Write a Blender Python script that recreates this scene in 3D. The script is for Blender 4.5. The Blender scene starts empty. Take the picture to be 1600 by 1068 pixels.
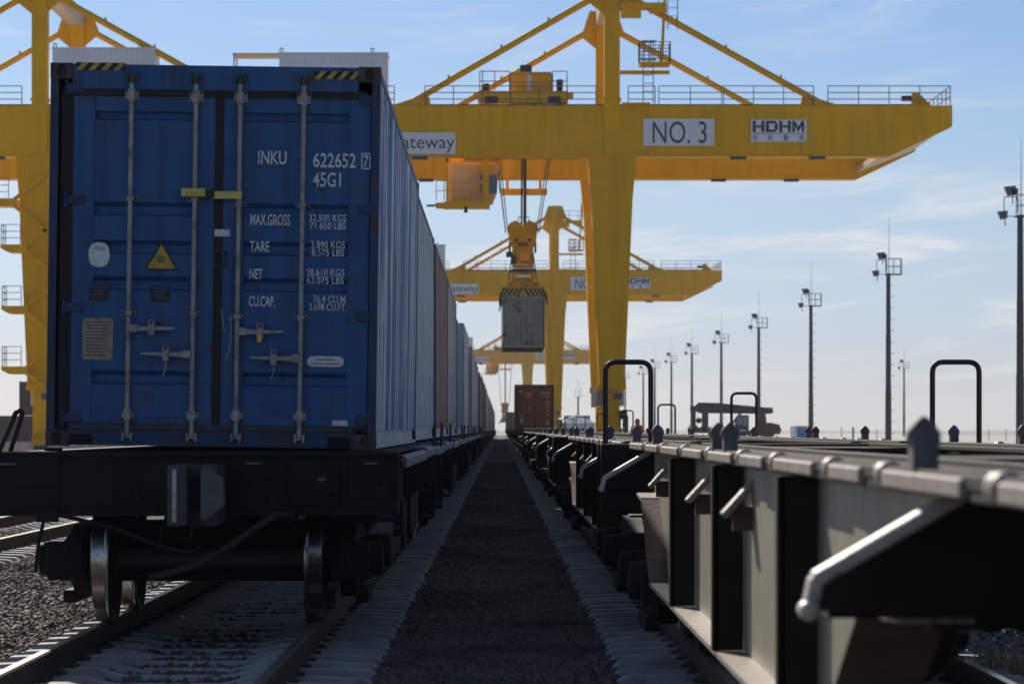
import bpy, math, random
import numpy as np
from mathutils import Vector, Matrix
R = math.radians
random.seed(7); rng = np.random.default_rng(7)
scene = bpy.context.scene
COL = scene.collection

# ------------------------------------------------------------------ camera
F = 5400.0                      # focal length in photo pixels (1600 wide)
VX, VY, EYE = 782.0, 670.0, 1.45  # vanishing point of the tracks, eye height over the rails
cam = bpy.data.cameras.new('camera'); camo = bpy.data.objects.new('camera', cam); COL.objects.link(camo)
camo.location = (0, 0, EYE); camo.rotation_euler = (R(90), 0, 0)
cam.sensor_width = 36; cam.lens = 36*F/1600
cam.shift_x = (800-VX)/1600; cam.shift_y = (VY-534)/1600
cam.clip_start = 0.1; cam.clip_end = 20000
cam.dof.use_dof = True; cam.dof.focus_distance = 36; cam.dof.aperture_fstop = 6.3
scene.camera = camo
def PX(px, py, Y):              # a pixel at a known distance -> world X, Z
    return (px-VX)/F*Y, EYE+(VY-py)/F*Y

# ------------------------------------------------------------------ sky, sun, exposure
SUN_A, SUN_E = R(17), R(27)     # left of the view direction, above the horizon
world = bpy.data.worlds.new('World'); scene.world = world; world.use_nodes = True
wn, wl = world.node_tree.nodes, world.node_tree.links; wn.clear()
def build_world():
    N = lambda t: wn.new(t)
    out = N('ShaderNodeOutputWorld'); bg = N('ShaderNodeBackground'); bg.inputs[1].default_value = SKY_STRENGTH
    sky = N('ShaderNodeTexSky'); sky.sky_type = 'NISHITA'; sky.sun_disc = False
    sky.sun_elevation = SUN_E; sky.sun_rotation = -SUN_A
    sky.air_density = 1.0; sky.dust_density = 0.35; sky.ozone_density = 1.6; sky.altitude = 600
    tc = N('ShaderNodeTexCoord'); sep = N('ShaderNodeSeparateXYZ'); wl.new(tc.outputs['Generated'], sep.inputs[0])
    def M(op, a, b=None, c=None):
        n = N('ShaderNodeMath'); n.operation = op
        for i, v in enumerate((a, b, c)):
            if v is None: continue
            if isinstance(v, (int, float)): n.inputs[i].default_value = v
            else: wl.new(v, n.inputs[i])
        return n.outputs[0]
    az = M('ARCTAN2', sep.outputs[0], sep.outputs[1]); el = M('ARCSINE', sep.outputs[2])
    def streaks(fa, fe, tilt, off, lo, hi, detail=5, dist=0.6):
        cb = N('ShaderNodeCombineXYZ')
        wl.new(M('MULTIPLY', az, fa), cb.inputs[0])
        wl.new(M('MULTIPLY', M('SUBTRACT', el, M('MULTIPLY', az, tilt)), fe), cb.inputs[1]); cb.inputs[2].default_value = off
        nz = N('ShaderNodeTexNoise'); nz.inputs['Scale'].default_value = 1; nz.inputs['Detail'].default_value = detail
        nz.inputs['Roughness'].default_value = 0.58; nz.inputs['Distortion'].default_value = dist
        wl.new(cb.outputs[0], nz.inputs[0])
        mr = N('ShaderNodeMapRange'); mr.interpolation_type = 'SMOOTHSTEP'
        mr.inputs['From Min'].default_value = lo; mr.inputs['From Max'].default_value = hi
        wl.new(nz.outputs[0], mr.inputs[0]); return mr.outputs[0]
    c1 = streaks(14, 75, 0.06, CLOUD_SEED, 0.46, 0.68)
    c2 = streaks(40, 210, 0.10, CLOUD_SEED+3.1, 0.35, 0.70, 7, 1.2)
    cl = M('MULTIPLY', M('MULTIPLY', c1, M('ADD', M('MULTIPLY', c2, .6), .4)), 0.85)
    # thin cirrus: fades out below the horizon
    up = N('ShaderNodeMapRange'); up.inputs['From Min'].default_value = -0.005; up.inputs['From Max'].default_value = 0.02
    wl.new(el, up.inputs[0]); cl = M('MULTIPLY', cl, up.outputs[0])
    hi = N('ShaderNodeMapRange'); hi.inputs['From Min'].default_value = R(3.2); hi.inputs['From Max'].default_value = R(5.0); hi.inputs['To Min'].default_value = 1.0; hi.inputs['To Max'].default_value = .35
    wl.new(el, hi.inputs[0]); cl = M('MULTIPLY', cl, hi.outputs[0])
    mix = N('ShaderNodeMix'); mix.data_type = 'RGBA'; wl.new(cl, mix.inputs['Factor'])
    # clear cold air: the same colour balance all round the horizon, less yellow low down
    rp = N('ShaderNodeValToRGB'); er = rp.color_ramp; mrr = N('ShaderNodeMapRange'); mrr.inputs['From Min'].default_value = 0; mrr.inputs['From Max'].default_value = R(30)
    wl.new(el, mrr.inputs[0]); wl.new(mrr.outputs[0], rp.inputs[0])
    stops = [(0, (.345, .43, .70)), (.043, (.36, .43, .69)), (.13, (.42, .485, .655)), (.24, (.39, .485, .675)), (.7, (.46, .49, .57)), (1, (.46, .49, .56))]
    while len(er.elements) < len(stops): er.elements.new(.5)
    for e_, (p_, c_) in zip(er.elements, stops): e_.position = p_; e_.color = (*c_, 1)
    hs = N('ShaderNodeVectorMath'); hs.operation = 'MULTIPLY'; wl.new(sky.outputs[0], hs.inputs[0]); wl.new(rp.outputs[0], hs.inputs[1])
    h2 = N('ShaderNodeVectorMath'); h2.operation = 'SCALE'; h2.inputs['Scale'].default_value = 2.0; wl.new(hs.outputs[0], h2.inputs[0])
    wl.new(h2.outputs[0], mix.inputs['A']); mix.inputs['B'].default_value = CLOUD_COLOR
    wl.new(mix.outputs['Result'], bg.inputs[0]); wl.new(bg.outputs[0], out.inputs[0])
SKY_STRENGTH = 0.061
CLOUD_SEED = 33.3
CLOUD_COLOR = (13.6, 13.4, 13.5, 1)
build_world()
sd = bpy.data.lights.new('sun', 'SUN'); sd.energy = 5.0; sd.angle = R(0.53); sd.color = (1.0, 0.91, 0.79)
so = bpy.data.objects.new('sun', sd); COL.objects.link(so)
S = Vector((-math.sin(SUN_A)*math.cos(SUN_E), math.cos(SUN_A)*math.cos(SUN_E), math.sin(SUN_E)))
so.rotation_euler = (-S).to_track_quat('-Z', 'Y').to_euler(); so.location = (0, 0, 60)
scene.view_settings.view_transform = 'Standard'; scene.view_settings.look = 'None'
scene.view_settings.exposure = 0.0; scene.view_settings.gamma = 1.0; scene.view_settings.use_curve_mapping = False
scene.cycles.max_bounces = 8; scene.cycles.volume_bounces = 1; scene.cycles.use_denoising = True
scene.cycles.sample_clamp_indirect = 8

# ------------------------------------------------------------------ materials
MATS = {}
def mat(name, col, rough=0.6, metal=0.0, var=0.0, vscale=3.0, dirt=None, damt=0.0, dscale=2.0, stretch=(1, 1, 1), bump=0.0, bscale=40,
        streak=None, samt=0.0, sscale=(8, 8, .4), slo=.45, shi=.7, spec=0.5, coat=0.0, rust=None, ramt=.9, rscale=3.0, rlo=.60, rhi=.66, dent=0.0):
    if name in MATS: return MATS[name]
    m = bpy.data.materials.new(name); m.use_nodes = True; nt = m.node_tree; n, l = nt.nodes, nt.links
    b = n['Principled BSDF']; b.inputs['Roughness'].default_value = rough; b.inputs['Metallic'].default_value = metal
    b.inputs['Specular IOR Level'].default_value = spec; b.inputs['Coat Weight'].default_value = coat
    tc = n.new('ShaderNodeTexCoord'); oi = n.new('ShaderNodeObjectInfo')
    add = n.new('ShaderNodeVectorMath'); add.operation = 'ADD'
    sc = n.new('ShaderNodeVectorMath'); sc.operation = 'SCALE'; sc.inputs['Scale'].default_value = 37.0
    cmb = n.new('ShaderNodeCombineXYZ'); l.new(oi.outputs['Random'], cmb.inputs[0]); l.new(oi.outputs['Random'], cmb.inputs[1])
    l.new(cmb.outputs[0], sc.inputs[0]); l.new(tc.outputs['Object'], add.inputs[0]); l.new(sc.outputs[0], add.inputs[1])
    def noise(scale, det=5, stretch=(1, 1, 1), rgh=.6):
        mp = n.new('ShaderNodeMapping'); mp.inputs['Scale'].default_value = stretch; l.new(add.outputs[0], mp.inputs[0])
        z = n.new('ShaderNodeTexNoise'); z.inputs['Scale'].default_value = scale; z.inputs['Detail'].default_value = det
        z.inputs['Roughness'].default_value = rgh; l.new(mp.outputs[0], z.inputs[0]); return z.outputs[0]
    def ramp(v, lo, hi):
        r = n.new('ShaderNodeMapRange'); r.interpolation_type = 'SMOOTHSTEP'
        r.inputs['From Min'].default_value = lo; r.inputs['From Max'].default_value = hi; l.new(v, r.inputs[0]); return r.outputs[0]
    def mixc(f, a, c, blend='MIX'):
        x = n.new('ShaderNodeMix'); x.data_type = 'RGBA'; x.blend_type = blend
        if isinstance(f, float): x.inputs['Factor'].default_value = f
        else: l.new(f, x.inputs['Factor'])
        for k, v in (('A', a), ('B', c)):
            if isinstance(v, tuple): x.inputs[k].default_value = v if len(v) == 4 else (*v, 1)
            else: l.new(v, x.inputs[k])
        return x.outputs['Result']
    def mul(v, k):
        x = n.new('ShaderNodeMath'); x.operation = 'MULTIPLY'; l.new(v, x.inputs[0]); x.inputs[1].default_value = k; return x.outputs[0]
    c = (*col, 1)
    if var > 0:
        lo = tuple(max(0, v*(1-var)) for v in col); hi = tuple(min(1, v*(1+var)) for v in col)
        c = mixc(ramp(noise(vscale, 6, stretch), .3, .7), lo, hi)
    if streak: c = mixc(mul(ramp(noise(1.0, 7, sscale, .65), slo, shi), samt), c, streak)
    if dirt: c = mixc(mul(ramp(noise(dscale, 8, (1, 1, 1), .7), .48, .68), damt), c, dirt)
    if rust: c = mixc(mul(ramp(noise(rscale, 9, (1, 1, .7), .75), rlo, rhi), ramt), c, rust)
    if isinstance(c, tuple): b.inputs['Base Color'].default_value = c
    else: l.new(c, b.inputs['Base Color'])
    if bump > 0:
        bp = n.new('ShaderNodeBump'); bp.inputs['Strength'].default_value = bump; bp.inputs['Distance'].default_value = 0.02
        l.new(noise(bscale, 6), bp.inputs['Height']); l.new(bp.outputs[0], b.inputs['Normal'])
        if dent > 0:
            b2 = n.new('ShaderNodeBump'); b2.inputs['Strength'].default_value = dent; b2.inputs['Distance'].default_value = 0.05
            l.new(noise(2.2, 2), b2.inputs['Height']); l.new(bp.outputs[0], b2.inputs['Normal']); l.new(b2.outputs[0], b.inputs['Normal'])
    if var > 0 and metal < .5:
        rr = n.new('ShaderNodeMapRange'); rr.inputs['To Min'].default_value = max(.05, rough-.12); rr.inputs['To Max'].default_value = min(1, rough+.15)
        l.new(noise(vscale*3, 4), rr.inputs[0]); l.new(rr.outputs[0], b.inputs['Roughness'])
    MATS[name] = m; return m
RUST = (.085, .036, .018); GRIME = (.02, .019, .018)
yellow = mat('crane_yellow', (.86, .44, .004), .6, var=.06, vscale=.35, dirt=(.36, .20, .03), damt=.16, dscale=.6, streak=(.42, .22, .015), samt=.3, sscale=(2.2, 2.2, .12), spec=.15)
spr_y = mat('spreader_yellow', (.50, .28, .012), .6, var=.15, vscale=1.2, dirt=(.14, .09, .03), damt=.6, dscale=1.5, spec=.2)
yellow2 = mat('cab_yellow', (.62, .34, .05), .45, var=.08, vscale=1)
cream = mat('pale_cream_with_sky_sheen', (.62, .52, .36), .5, var=.08, vscale=.8)  # on ties and sill beams: sky sheen over yellow put into the colour
white_p = mat('white_house_paint', (.72, .74, .78), .5, var=.05, vscale=.5, dirt=(.4, .4, .4), damt=.25)
sign_w = mat('sign_white', (.74, .75, .78), .4, var=.04)
ink = mat('sign_dark_letters', (.03, .04, .06), .5)
dgrey = mat('dark_grey_machine', (.04, .042, .05), .6, var=.2)
rail_g = mat('galvanised_railing', (.20, .19, .17), .6, metal=.3, var=.1)
rope_m = mat('wire_rope', (.03, .03, .035), .6)
glass = mat('dark_glass', (.03, .045, .05), .08, spec=.8)
blue = mat('blue_container_paint', (.011, .100, .275), .55, var=.22, vscale=2.2, dirt=(.045, .042, .045), damt=.55, dscale=2.2, streak=(.012, .028, .07), samt=.7, sscale=(9, 9, .3), slo=.45, shi=.75, bump=.06, rust=(.06, .034, .026), ramt=.85, rscale=5, rlo=.60, rhi=.66, dent=.5)
blue_dk = mat('blue_frame_grimy', (.011, .045, .13), .55, var=.2, vscale=4, dirt=RUST, damt=.55, dscale=5, streak=(.012, .014, .02), samt=.7, sscale=(5, 5, 1.2), rust=RUST, rscale=7, rlo=.56, rhi=.62, bump=.15)
blue_side = mat('blue_side_chalked', (.02, .12, .33), .5, var=.2, vscale=1.5, streak=(.66, .68, .70), samt=.95, sscale=(2.6, 2.6, .14), slo=.495, shi=.56, dirt=(.05, .06, .09), damt=.3)
gasket = mat('door_gasket_rubber', (.012, .012, .013), .7, var=.2, dirt=RUST, damt=.3, dscale=6)
galv = mat('galvanised_lock_rod', (.33, .315, .30), .5, metal=.45, var=.15, vscale=6, dirt=(.11, .08, .06), damt=.6, dscale=9)
casting_m = mat('casting_steel', (.055, .045, .045), .6, var=.3, vscale=8, dirt=RUST, damt=.8, dscale=9, bump=.2)
lett = mat('white_stencil_paint', (.76, .77, .79), .6, var=.15, vscale=14, dirt=(.25, .3, .38), damt=.4, dscale=22)
sticker = mat('white_sticker', (.74, .73, .71), .6, var=.1, vscale=9, dirt=(.3, .28, .26), damt=.4, dscale=20)
tan_pl = mat('tan_data_plate', (.36, .28, .21), .55, var=.15, vscale=20, dirt=(.12, .08, .06), damt=.6, dscale=25)
darkpl = mat('dark_label_plate', (.018, .024, .04), .6, var=.2)
haz_y = mat('hazard_yellow', (.52, .35, .05), .55, var=.2, vscale=14, dirt=(.1, .08, .04), damt=.4, dscale=12)
haz_k = mat('hazard_black', (.012, .012, .013), .6)
seal_y = mat('yellow_bar_seal', (.60, .50, .12), .5, var=.15, vscale=15)
brass = mat('brass_padlock', (.5, .32, .05), .35, metal=.8)
hole = mat('unlit_opening', (.006, .006, .007), .9)
wag_dk = mat('wagon_black_brown', (.013, .012, .012), .75, var=.3, vscale=3, spec=.3, rust=(.045, .028, .02), rscale=5, dirt=(.03, .022, .018), damt=.5, dscale=4, bump=.25, bscale=60)
wag_sill = mat('wagon_worn_sky_sheen', (.13, .13, .135), .55, var=.3, vscale=4, dirt=(.03, .03, .03), damt=.6, dscale=6)  # pale grey paints in the sky reflected on the sill top
wag_gr = mat('wagon_green_paint', (.024, .029, .018), .7, rust=(.06, .035, .022), ramt=.7, rscale=6, rlo=.60, rhi=.66, var=.2, vscale=2, dirt=(.05, .046, .036), damt=.45, dscale=3, bump=.12, bscale=50, spec=.12)
wag_web = mat('wagon_dusty_sunlit_web', (.27, .24, .155), .5, rust=(.13, .08, .05), ramt=.8, rscale=4, rlo=.60, rhi=.66, streak=(.22, .20, .15), samt=.6, sscale=(7, 7, .6), var=.12, vscale=2.5, dirt=(.12, .11, .09), damt=.4, dscale=3, bump=.1)  # sunlit copy of the dusty green: sunlight on the web put into the colour
bright_edge = mat('wagon_sunlit_edge', (.62, .54, .46), .42, rust=(.16, .10, .07), ramt=.6, rscale=11, rlo=.58, rhi=.66, var=.1, vscale=8, bump=.15, bscale=60)  # sun on the console edges painted in as a bright colour
wag_edge = mat('wagon_worn_sunlit_edge', (.34, .285, .235), .48, rust=(.12, .07, .045), ramt=.85, rscale=9, rlo=.55, rhi=.62, bump=.2, bscale=70, var=.15, vscale=6, dirt=(.28, .23, .19), damt=.4, dscale=8)  # rusty wear, plus sunlight on edges and flange tops put into the base colour
wag_rust = mat('rusty_primer', (.10, .055, .032), .7, var=.25, vscale=5, bump=.2)
deck_m = mat('wagon_deck_plate', (.035, .032, .029), .75, spec=.12, var=.25, vscale=2, dirt=(.16, .145, .125), damt=.3, dscale=2.5)
lock_m = mat('twistlock_steel', (.12, .108, .105), .65, rust=(.10, .055, .035), rscale=14, rlo=.5, rhi=.6, metal=.0, var=.2, vscale=10)
black_p = mat('black_painted_tube', (.012, .013, .014), .45, var=.2)
tread = mat('polished_wheel_tread', (.40, .385, .37), .24, metal=1.0, var=.25, vscale=20)
wheel_m = mat('wheel_steel', (.035, .03, .028), .65, var=.25, vscale=6)
railhead = mat('polished_rail_head', (.48, .44, .40), .28, metal=.9)
railside = mat('rusty_rail', (.065, .042, .030), .75, var=.25, vscale=5)
conc = mat('sleeper_concrete', (.42, .42, .41), .8, var=.15, vscale=4, dirt=(.16, .13, .11), damt=.65, dscale=5, bump=.3, bscale=60)
stone_m = mat('ballast_stone', (.15, .123, .108), .85, streak=(.045, .042, .042), samt=.8, sscale=(.55, .35, .5), slo=.45, shi=.62, var=.45, vscale=14, dirt=(.30, .27, .24), damt=.5, dscale=30)
ballast = mat('ballast_bed', (.062, .057, .056), .9, var=.5, vscale=16, dirt=(.05, .045, .042), damt=.7, dscale=25, bump=1.0, bscale=22)
earth = mat('dusty_ground', (.38, .35, .31), .9, var=.2, vscale=.05, dirt=(.17, .15, .125), damt=.6, dscale=.3, bump=.3, bscale=3)
apron_m = mat('concrete_apron', (.50, .49, .47), .75, var=.1, vscale=.08, dirt=(.26, .25, .24), damt=.5, dscale=.15)
mast_m = mat('mast_galvanised', (.045, .05, .066), .75, spec=.15, metal=.0, var=.1)
lamp_m = mat('floodlight_housing', (.07, .075, .09), .5, metal=.2)
grass_m = mat('dry_grass', (.34, .27, .16), .9, var=.25, vscale=12)
slate = mat('stacker_slate_blue', (.014, .024, .048), .8, spec=.1, var=.15)
maroon_m = mat('stacker_dull_red', (.055, .020, .022), .75, spec=.15, var=.2)
tyre_m = mat('tyre_rubber', (.018, .018, .018), .85)
cabin_bl = mat('site_cabin_blue', (.04, .16, .38), .5, var=.08)
bld_w = mat('building_pale_blue', (.46, .52, .62), .6, var=.06)
bld_r = mat('building_roof_metal', (.50, .52, .56), .45, var=.08)
orange_m = mat('hi_vis_orange', (.80, .14, .02), .7)
skin_m = mat('skin', (.38, .22, .15), .6)
cloth_m = mat('work_trousers', (.03, .035, .05), .9)
spots = mat('rust_spotted_grey', (.33, .31, .26), .6, var=.08, vscale=2, rust=(.06, .032, .022), ramt=.95, rscale=2.6, rlo=.575, rhi=.61, streak=(.17, .145, .11), samt=.6, sscale=(6, 6, .5))
def boxpaint(name, c, st, amt=.6, d=(.06, .05, .045)):
    return mat(name, c, .5, var=.15, vscale=1.2, streak=st, samt=amt, sscale=(2.6, 2.6, .12), slo=.47, shi=.58, rust=(.12, .065, .045), ramt=.75, rscale=1.8, rlo=.57, rhi=.64, dirt=d, damt=.45, dscale=1.6)
PAINT = {
 'grey': boxpaint('faded_grey_paint', (.37, .43, .50), (.64, .66, .68)),
 'brown': boxpaint('faded_brown_paint', (.22, .095, .068), (.31, .20, .165)),
 'dirty': boxpaint('dirty_white_paint', (.46, .45, .43), (.18, .155, .14), .8),
 'slate': boxpaint('slate_blue_paint', (.09, .15, .25), (.30, .34, .39)),
 'white': boxpaint('chalky_white_paint', (.54, .54, .53), (.28, .26, .24)),
 'dark': boxpaint('dark_brown_paint', (.075, .05, .045), (.15, .12, .11)),
 'red': boxpaint('rust_red_paint', (.17, .065, .045), (.24, .15, .12)),
 'maroon': boxpaint('maroon_paint', (.070, .026, .027), (.11, .06, .055), .4),
 'navy': boxpaint('navy_paint', (.04, .065, .11), (.12, .14, .17), .4),
}
pale_rail = mat('pale_bottom_rail', (.50, .50, .50), .6, var=.2, vscale=3, dirt=(.1, .09, .085), damt=.5, dscale=4)

# ------------------------------------------------------------------ mesh helpers
class MB:
    def __init__(s): s.v = []; s.f = []; s.sm = []
    def add(s, v, f, smooth=False):
        o = len(s.v); s.v += [tuple(p) for p in v]; s.f += [tuple(i+o for i in q) for q in f]; s.sm += [smooth]*len(f); return s
    def box(s, x0, x1, y0, y1, z0, z1, m=None):
        v = [(x, y, z) for z in (z0, z1) for y in (y0, y1) for x in (x0, x1)]
        if m: v = [m @ Vector(p) for p in v]
        return s.add(v, [(0, 2, 3, 1), (4, 5, 7, 6), (0, 1, 5, 4), (2, 6, 7, 3), (0, 4, 6, 2), (1, 3, 7, 5)])
    def beam(s, a, b, w, h, up=(0, 0, 1)):
        a, b = Vector(a), Vector(b); d = (b-a).normalized(); u = Vector(up)
        if abs(d.dot(u)) > .98: u = Vector((0, 1, 0))
        x = d.cross(u).normalized(); z = x.cross(d)
        v = [p+x*(sx*w/2)+z*(sz*h/2) for p in (a, b) for sx, sz in ((-1, -1), (1, -1), (1, 1), (-1, 1))]
        return s.add(v, [(3, 2, 1, 0), (4, 5, 6, 7), (0, 1, 5, 4), (1, 2, 6, 5), (2, 3, 7, 6), (3, 0, 4, 7)])
    def tube(s, a, b, r, n=8, r2=None):
        a, b = Vector(a), Vector(b); d = (b-a).normalized(); u = Vector((0, 0, 1)) if abs(d.z) < .95 else Vector((1, 0, 0))
        x = d.cross(u).normalized(); z = x.cross(d); r2 = r if r2 is None else r2; v = []
        for p, q in ((a, r), (b, r2)):
            v += [p+x*(q*math.cos(2*math.pi*i/n))+z*(q*math.sin(2*math.pi*i/n)) for i in range(n)]
        s.add(v, [(i, i+n, (i+1) % n+n, (i+1) % n) for i in range(n)], n > 5)
        return s.add(v, [tuple(range(n)), tuple(range(2*n-1, n-1, -1))])
    def path(s, pts, r, n=8):                       # one continuous bent tube
        pts = [Vector(p) for p in pts]; v = []; px = None
        for i, p in enumerate(pts):
            d = (pts[min(i+1, len(pts)-1)]-pts[max(i-1, 0)]).normalized()
            if px is None: px = d.cross(Vector((0, 0, 1)) if abs(d.z) < .9 else Vector((1, 0, 0))).normalized()
            x = (px-d*px.dot(d)).normalized(); px = x; z = x.cross(d)
            v += [p+x*(r*math.cos(2*math.pi*k/n))+z*(r*math.sin(2*math.pi*k/n)) for k in range(n)]
        f = [(i*n+k, (i+1)*n+k, (i+1)*n+(k+1) % n, i*n+(k+1) % n) for i in range(len(pts)-1) for k in range(n)]
        s.add(v, f, True); m = (len(pts)-1)*n
        return s.add(v, [tuple(range(n)), tuple(range(m+n-1, m-1, -1))])
    def prism(s, poly, axis, a, b):                 # polygon extruded along an axis ('x': poly in y,z ; 'y': x,z ; 'z': x,y)
        n = len(poly)
        P = {'x': lambda u, w, t: (t, u, w), 'y': lambda u, w, t: (u, t, w), 'z': lambda u, w, t: (u, w, t)}[axis]
        v = [P(u, w, t) for t in (a, b) for u, w in poly]
        return s.add(v, [tuple(range(n)), tuple(range(2*n-1, n-1, -1))]+[(i, i+n, (i+1) % n+n, (i+1) % n) for i in range(n)])
    def lathe(s, c, axis, prof, n=24, smooth=True): # prof: (position along axis, radius)
        v = []
        for a, r in prof:
            for i in range(n):
                t = 2*math.pi*i/n; cs, sn = r*math.cos(t), r*math.sin(t)
                v.append({'x': (c[0]+a, c[1]+cs, c[2]+sn), 'y': (c[0]+cs, c[1]+a, c[2]+sn), 'z': (c[0]+cs, c[1]+sn, c[2]+a)}[axis])
        f = [(j*n+i, (j+1)*n+i, (j+1)*n+(i+1) % n, j*n+(i+1) % n) for j in range(len(prof)-1) for i in range(n)]
        return s.add(v, f, smooth)
    def sheet(s, prof, mapf, a, b):                 # open profile swept between a and b
        v = [mapf(u, w, t) for u, w in prof for t in (a, b)]
        return s.add(v, [(2*i, 2*i+1, 2*i+3, 2*i+2) for i in range(len(prof)-1)])
    def mesh(s, name):
        m = bpy.data.meshes.new(name); m.from_pydata(s.v, [], s.f); m.polygons.foreach_set('use_smooth', s.sm)
        import bmesh
        b = bmesh.new(); b.from_mesh(m); bmesh.ops.recalc_face_normals(b, faces=b.faces); b.to_mesh(m); b.free()
        m.materials.append(None); m.update(); return m
    def build(s, name, material, parent=None, loc=None, bevel=0):
        return inst(name, s.mesh(name), material, parent, loc, bevel)
def inst(name, mesh, material, parent=None, loc=None, bevel=0):
    o = bpy.data.objects.new(name, mesh); COL.objects.link(o); o.parent = parent
    if loc: o.location = loc
    if material: o.material_slots[0].link = 'OBJECT'; o.material_slots[0].material = material
    if bevel:
        md = o.modifiers.new('bevel', 'BEVEL'); md.width = bevel; md.segments = 2; md.limit_method = 'ANGLE'; md.angle_limit = R(40)
    return o
def tag(o, label, cat, group=None, kind=None):
    o['label'] = label; o['category'] = cat
    if group: o['group'] = group
    if kind: o['kind'] = kind
    return o
def thing(name, label, cat, loc=(0, 0, 0), group=None, kind=None):
    o = bpy.data.objects.new(name, None); COL.objects.link(o); o.location = loc; o.empty_display_size = .3
    return tag(o, label, cat, group, kind)
def dup(o, parent=None):
    c = o.copy(); COL.objects.link(c); c.parent = parent
    for ch in list(o.children): dup(ch, c)
    return c
def text(s, x0, x1, z0, z1, y, material, parent, bold=0.0, depth=.002, name='lettering', shear=0):
    cu = bpy.data.curves.new('t', 'FONT'); cu.body = s; cu.size = 1; cu.extrude = 0.01; cu.offset = bold; cu.resolution_u = 3; cu.shear = shear
    o = bpy.data.objects.new('t', cu); COL.objects.link(o)
    bpy.context.view_layer.update()
    me = bpy.data.meshes.new_from_object(o.evaluated_get(bpy.context.evaluated_depsgraph_get()))
    bpy.data.objects.remove(o); bpy.data.curves.remove(cu)
    n = len(me.vertices); co = np.empty(n*3); me.vertices.foreach_get('co', co); co = co.reshape(-1, 3)
    lo, hi = co.min(0), co.max(0)
    q = np.empty_like(co)
    q[:, 0] = x0+(co[:, 0]-lo[0])/(hi[0]-lo[0])*(x1-x0); q[:, 2] = z0+(co[:, 1]-lo[1])/(hi[1]-lo[1])*(z1-z0)
    q[:, 1] = y-np.where(co[:, 2] > 0, depth, -.001)
    me.vertices.foreach_set('co', q.ravel()); me.name = name; me.materials.clear(); me.materials.append(None); me.update()
    return inst(name, me, material, parent)
def loop(pts):
    return pts
def roundpath(corners, rad, seg=4):                  # polyline with rounded corners
    P = [Vector(p) for p in corners]; out = [P[0]]
    for i in range(1, len(P)-1):
        a = P[i]+(P[i-1]-P[i]).normalized()*rad; b = P[i]+(P[i+1]-P[i]).normalized()*rad
        for k in range(seg+1):
            t = k/seg; out.append(a*(1-t)**2+P[i]*2*t*(1-t)+b*t*t)
    return out+[P[-1]]
#@@BODY
# ------------------------------------------------------------------ ground, ballast, tracks
XL, XR, XLL = -2.18, 2.12, -7.42           # track centre lines
def grid(name, x0, x1, y0, y1, z, material, nx=2, ny=2, amp=0.0):
    xs = np.linspace(x0, x1, nx); ys = np.linspace(y0, y1, ny); X, Yy = np.meshgrid(xs, ys)
    Z = np.full(X.shape, z)+(rng.random(X.shape)-.5)*amp
    v = np.stack([X, Yy, Z], -1).reshape(-1, 3); f = [(j*nx+i, j*nx+i+1, (j+1)*nx+i+1, (j+1)*nx+i) for j in range(ny-1) for i in range(nx-1)]
    m = bpy.data.meshes.new(name); m.from_pydata(v.tolist(), [], f); m.materials.append(None); m.update()
    return inst(name, m, material)
tag(grid('ground', -2500, 2500, -250, 5000, -.42, earth), 'flat dusty open ground reaching the horizon', 'ground', kind='structure')
tag(grid('ballast_bed', -11, 5.2, -5, 900, -.24, ballast, 60, 300, .03), 'grey crushed stone ballast bed under the tracks', 'ballast', kind='structure')
tag(grid('concrete_apron', 5.2, 140, -5, 1400, -.30, apron_m, 3, 3), 'pale concrete yard apron beside the empty flat wagons', 'apron', kind='structure')
tag(grid('yard_pavement', -140, -11, -5, 1400, -.32, apron_m, 3, 3), 'pale yard paving beyond the far left track', 'pavement', kind='structure')
# sleeper: dished concrete tie, tapered section
def sleeper_mesh():
    prof = [(-1.35, -.20), (-1.30, -.165), (-.95, -.150), (-.55, -.150), (-.35, -.20), (.35, -.20), (.55, -.150), (.95, -.150), (1.30, -.165), (1.35, -.20)]
    mb = MB(); v = []
    for x, z in prof: v += [(x, -.15, -.36), (x, -.105, z), (x, .105, z), (x, .15, -.36)]
    n = len(prof); f = [(i*4+k, (i+1)*4+k, (i+1)*4+k+1, i*4+k+1) for i in range(n-1) for k in range(3)]
    mb.add(v, f+[(3, 2, 1, 0), tuple((n-1)*4+k for k in range(4))]); return mb.mesh('sleeper')
SLP = sleeper_mesh()
def rail_prof(cx):
    return [(cx-.075, -.18), (cx+.075, -.18), (cx+.07, -.165), (cx+.012, -.145), (cx+.010, -.045), (cx+.036, -.036), (cx+.036, -.006), (cx+.028, 0.0),
            (cx-.028, 0.0), (cx-.036, -.006), (cx-.036, -.036), (cx-.010, -.045), (cx-.012, -.145), (cx-.07, -.165)]
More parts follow.
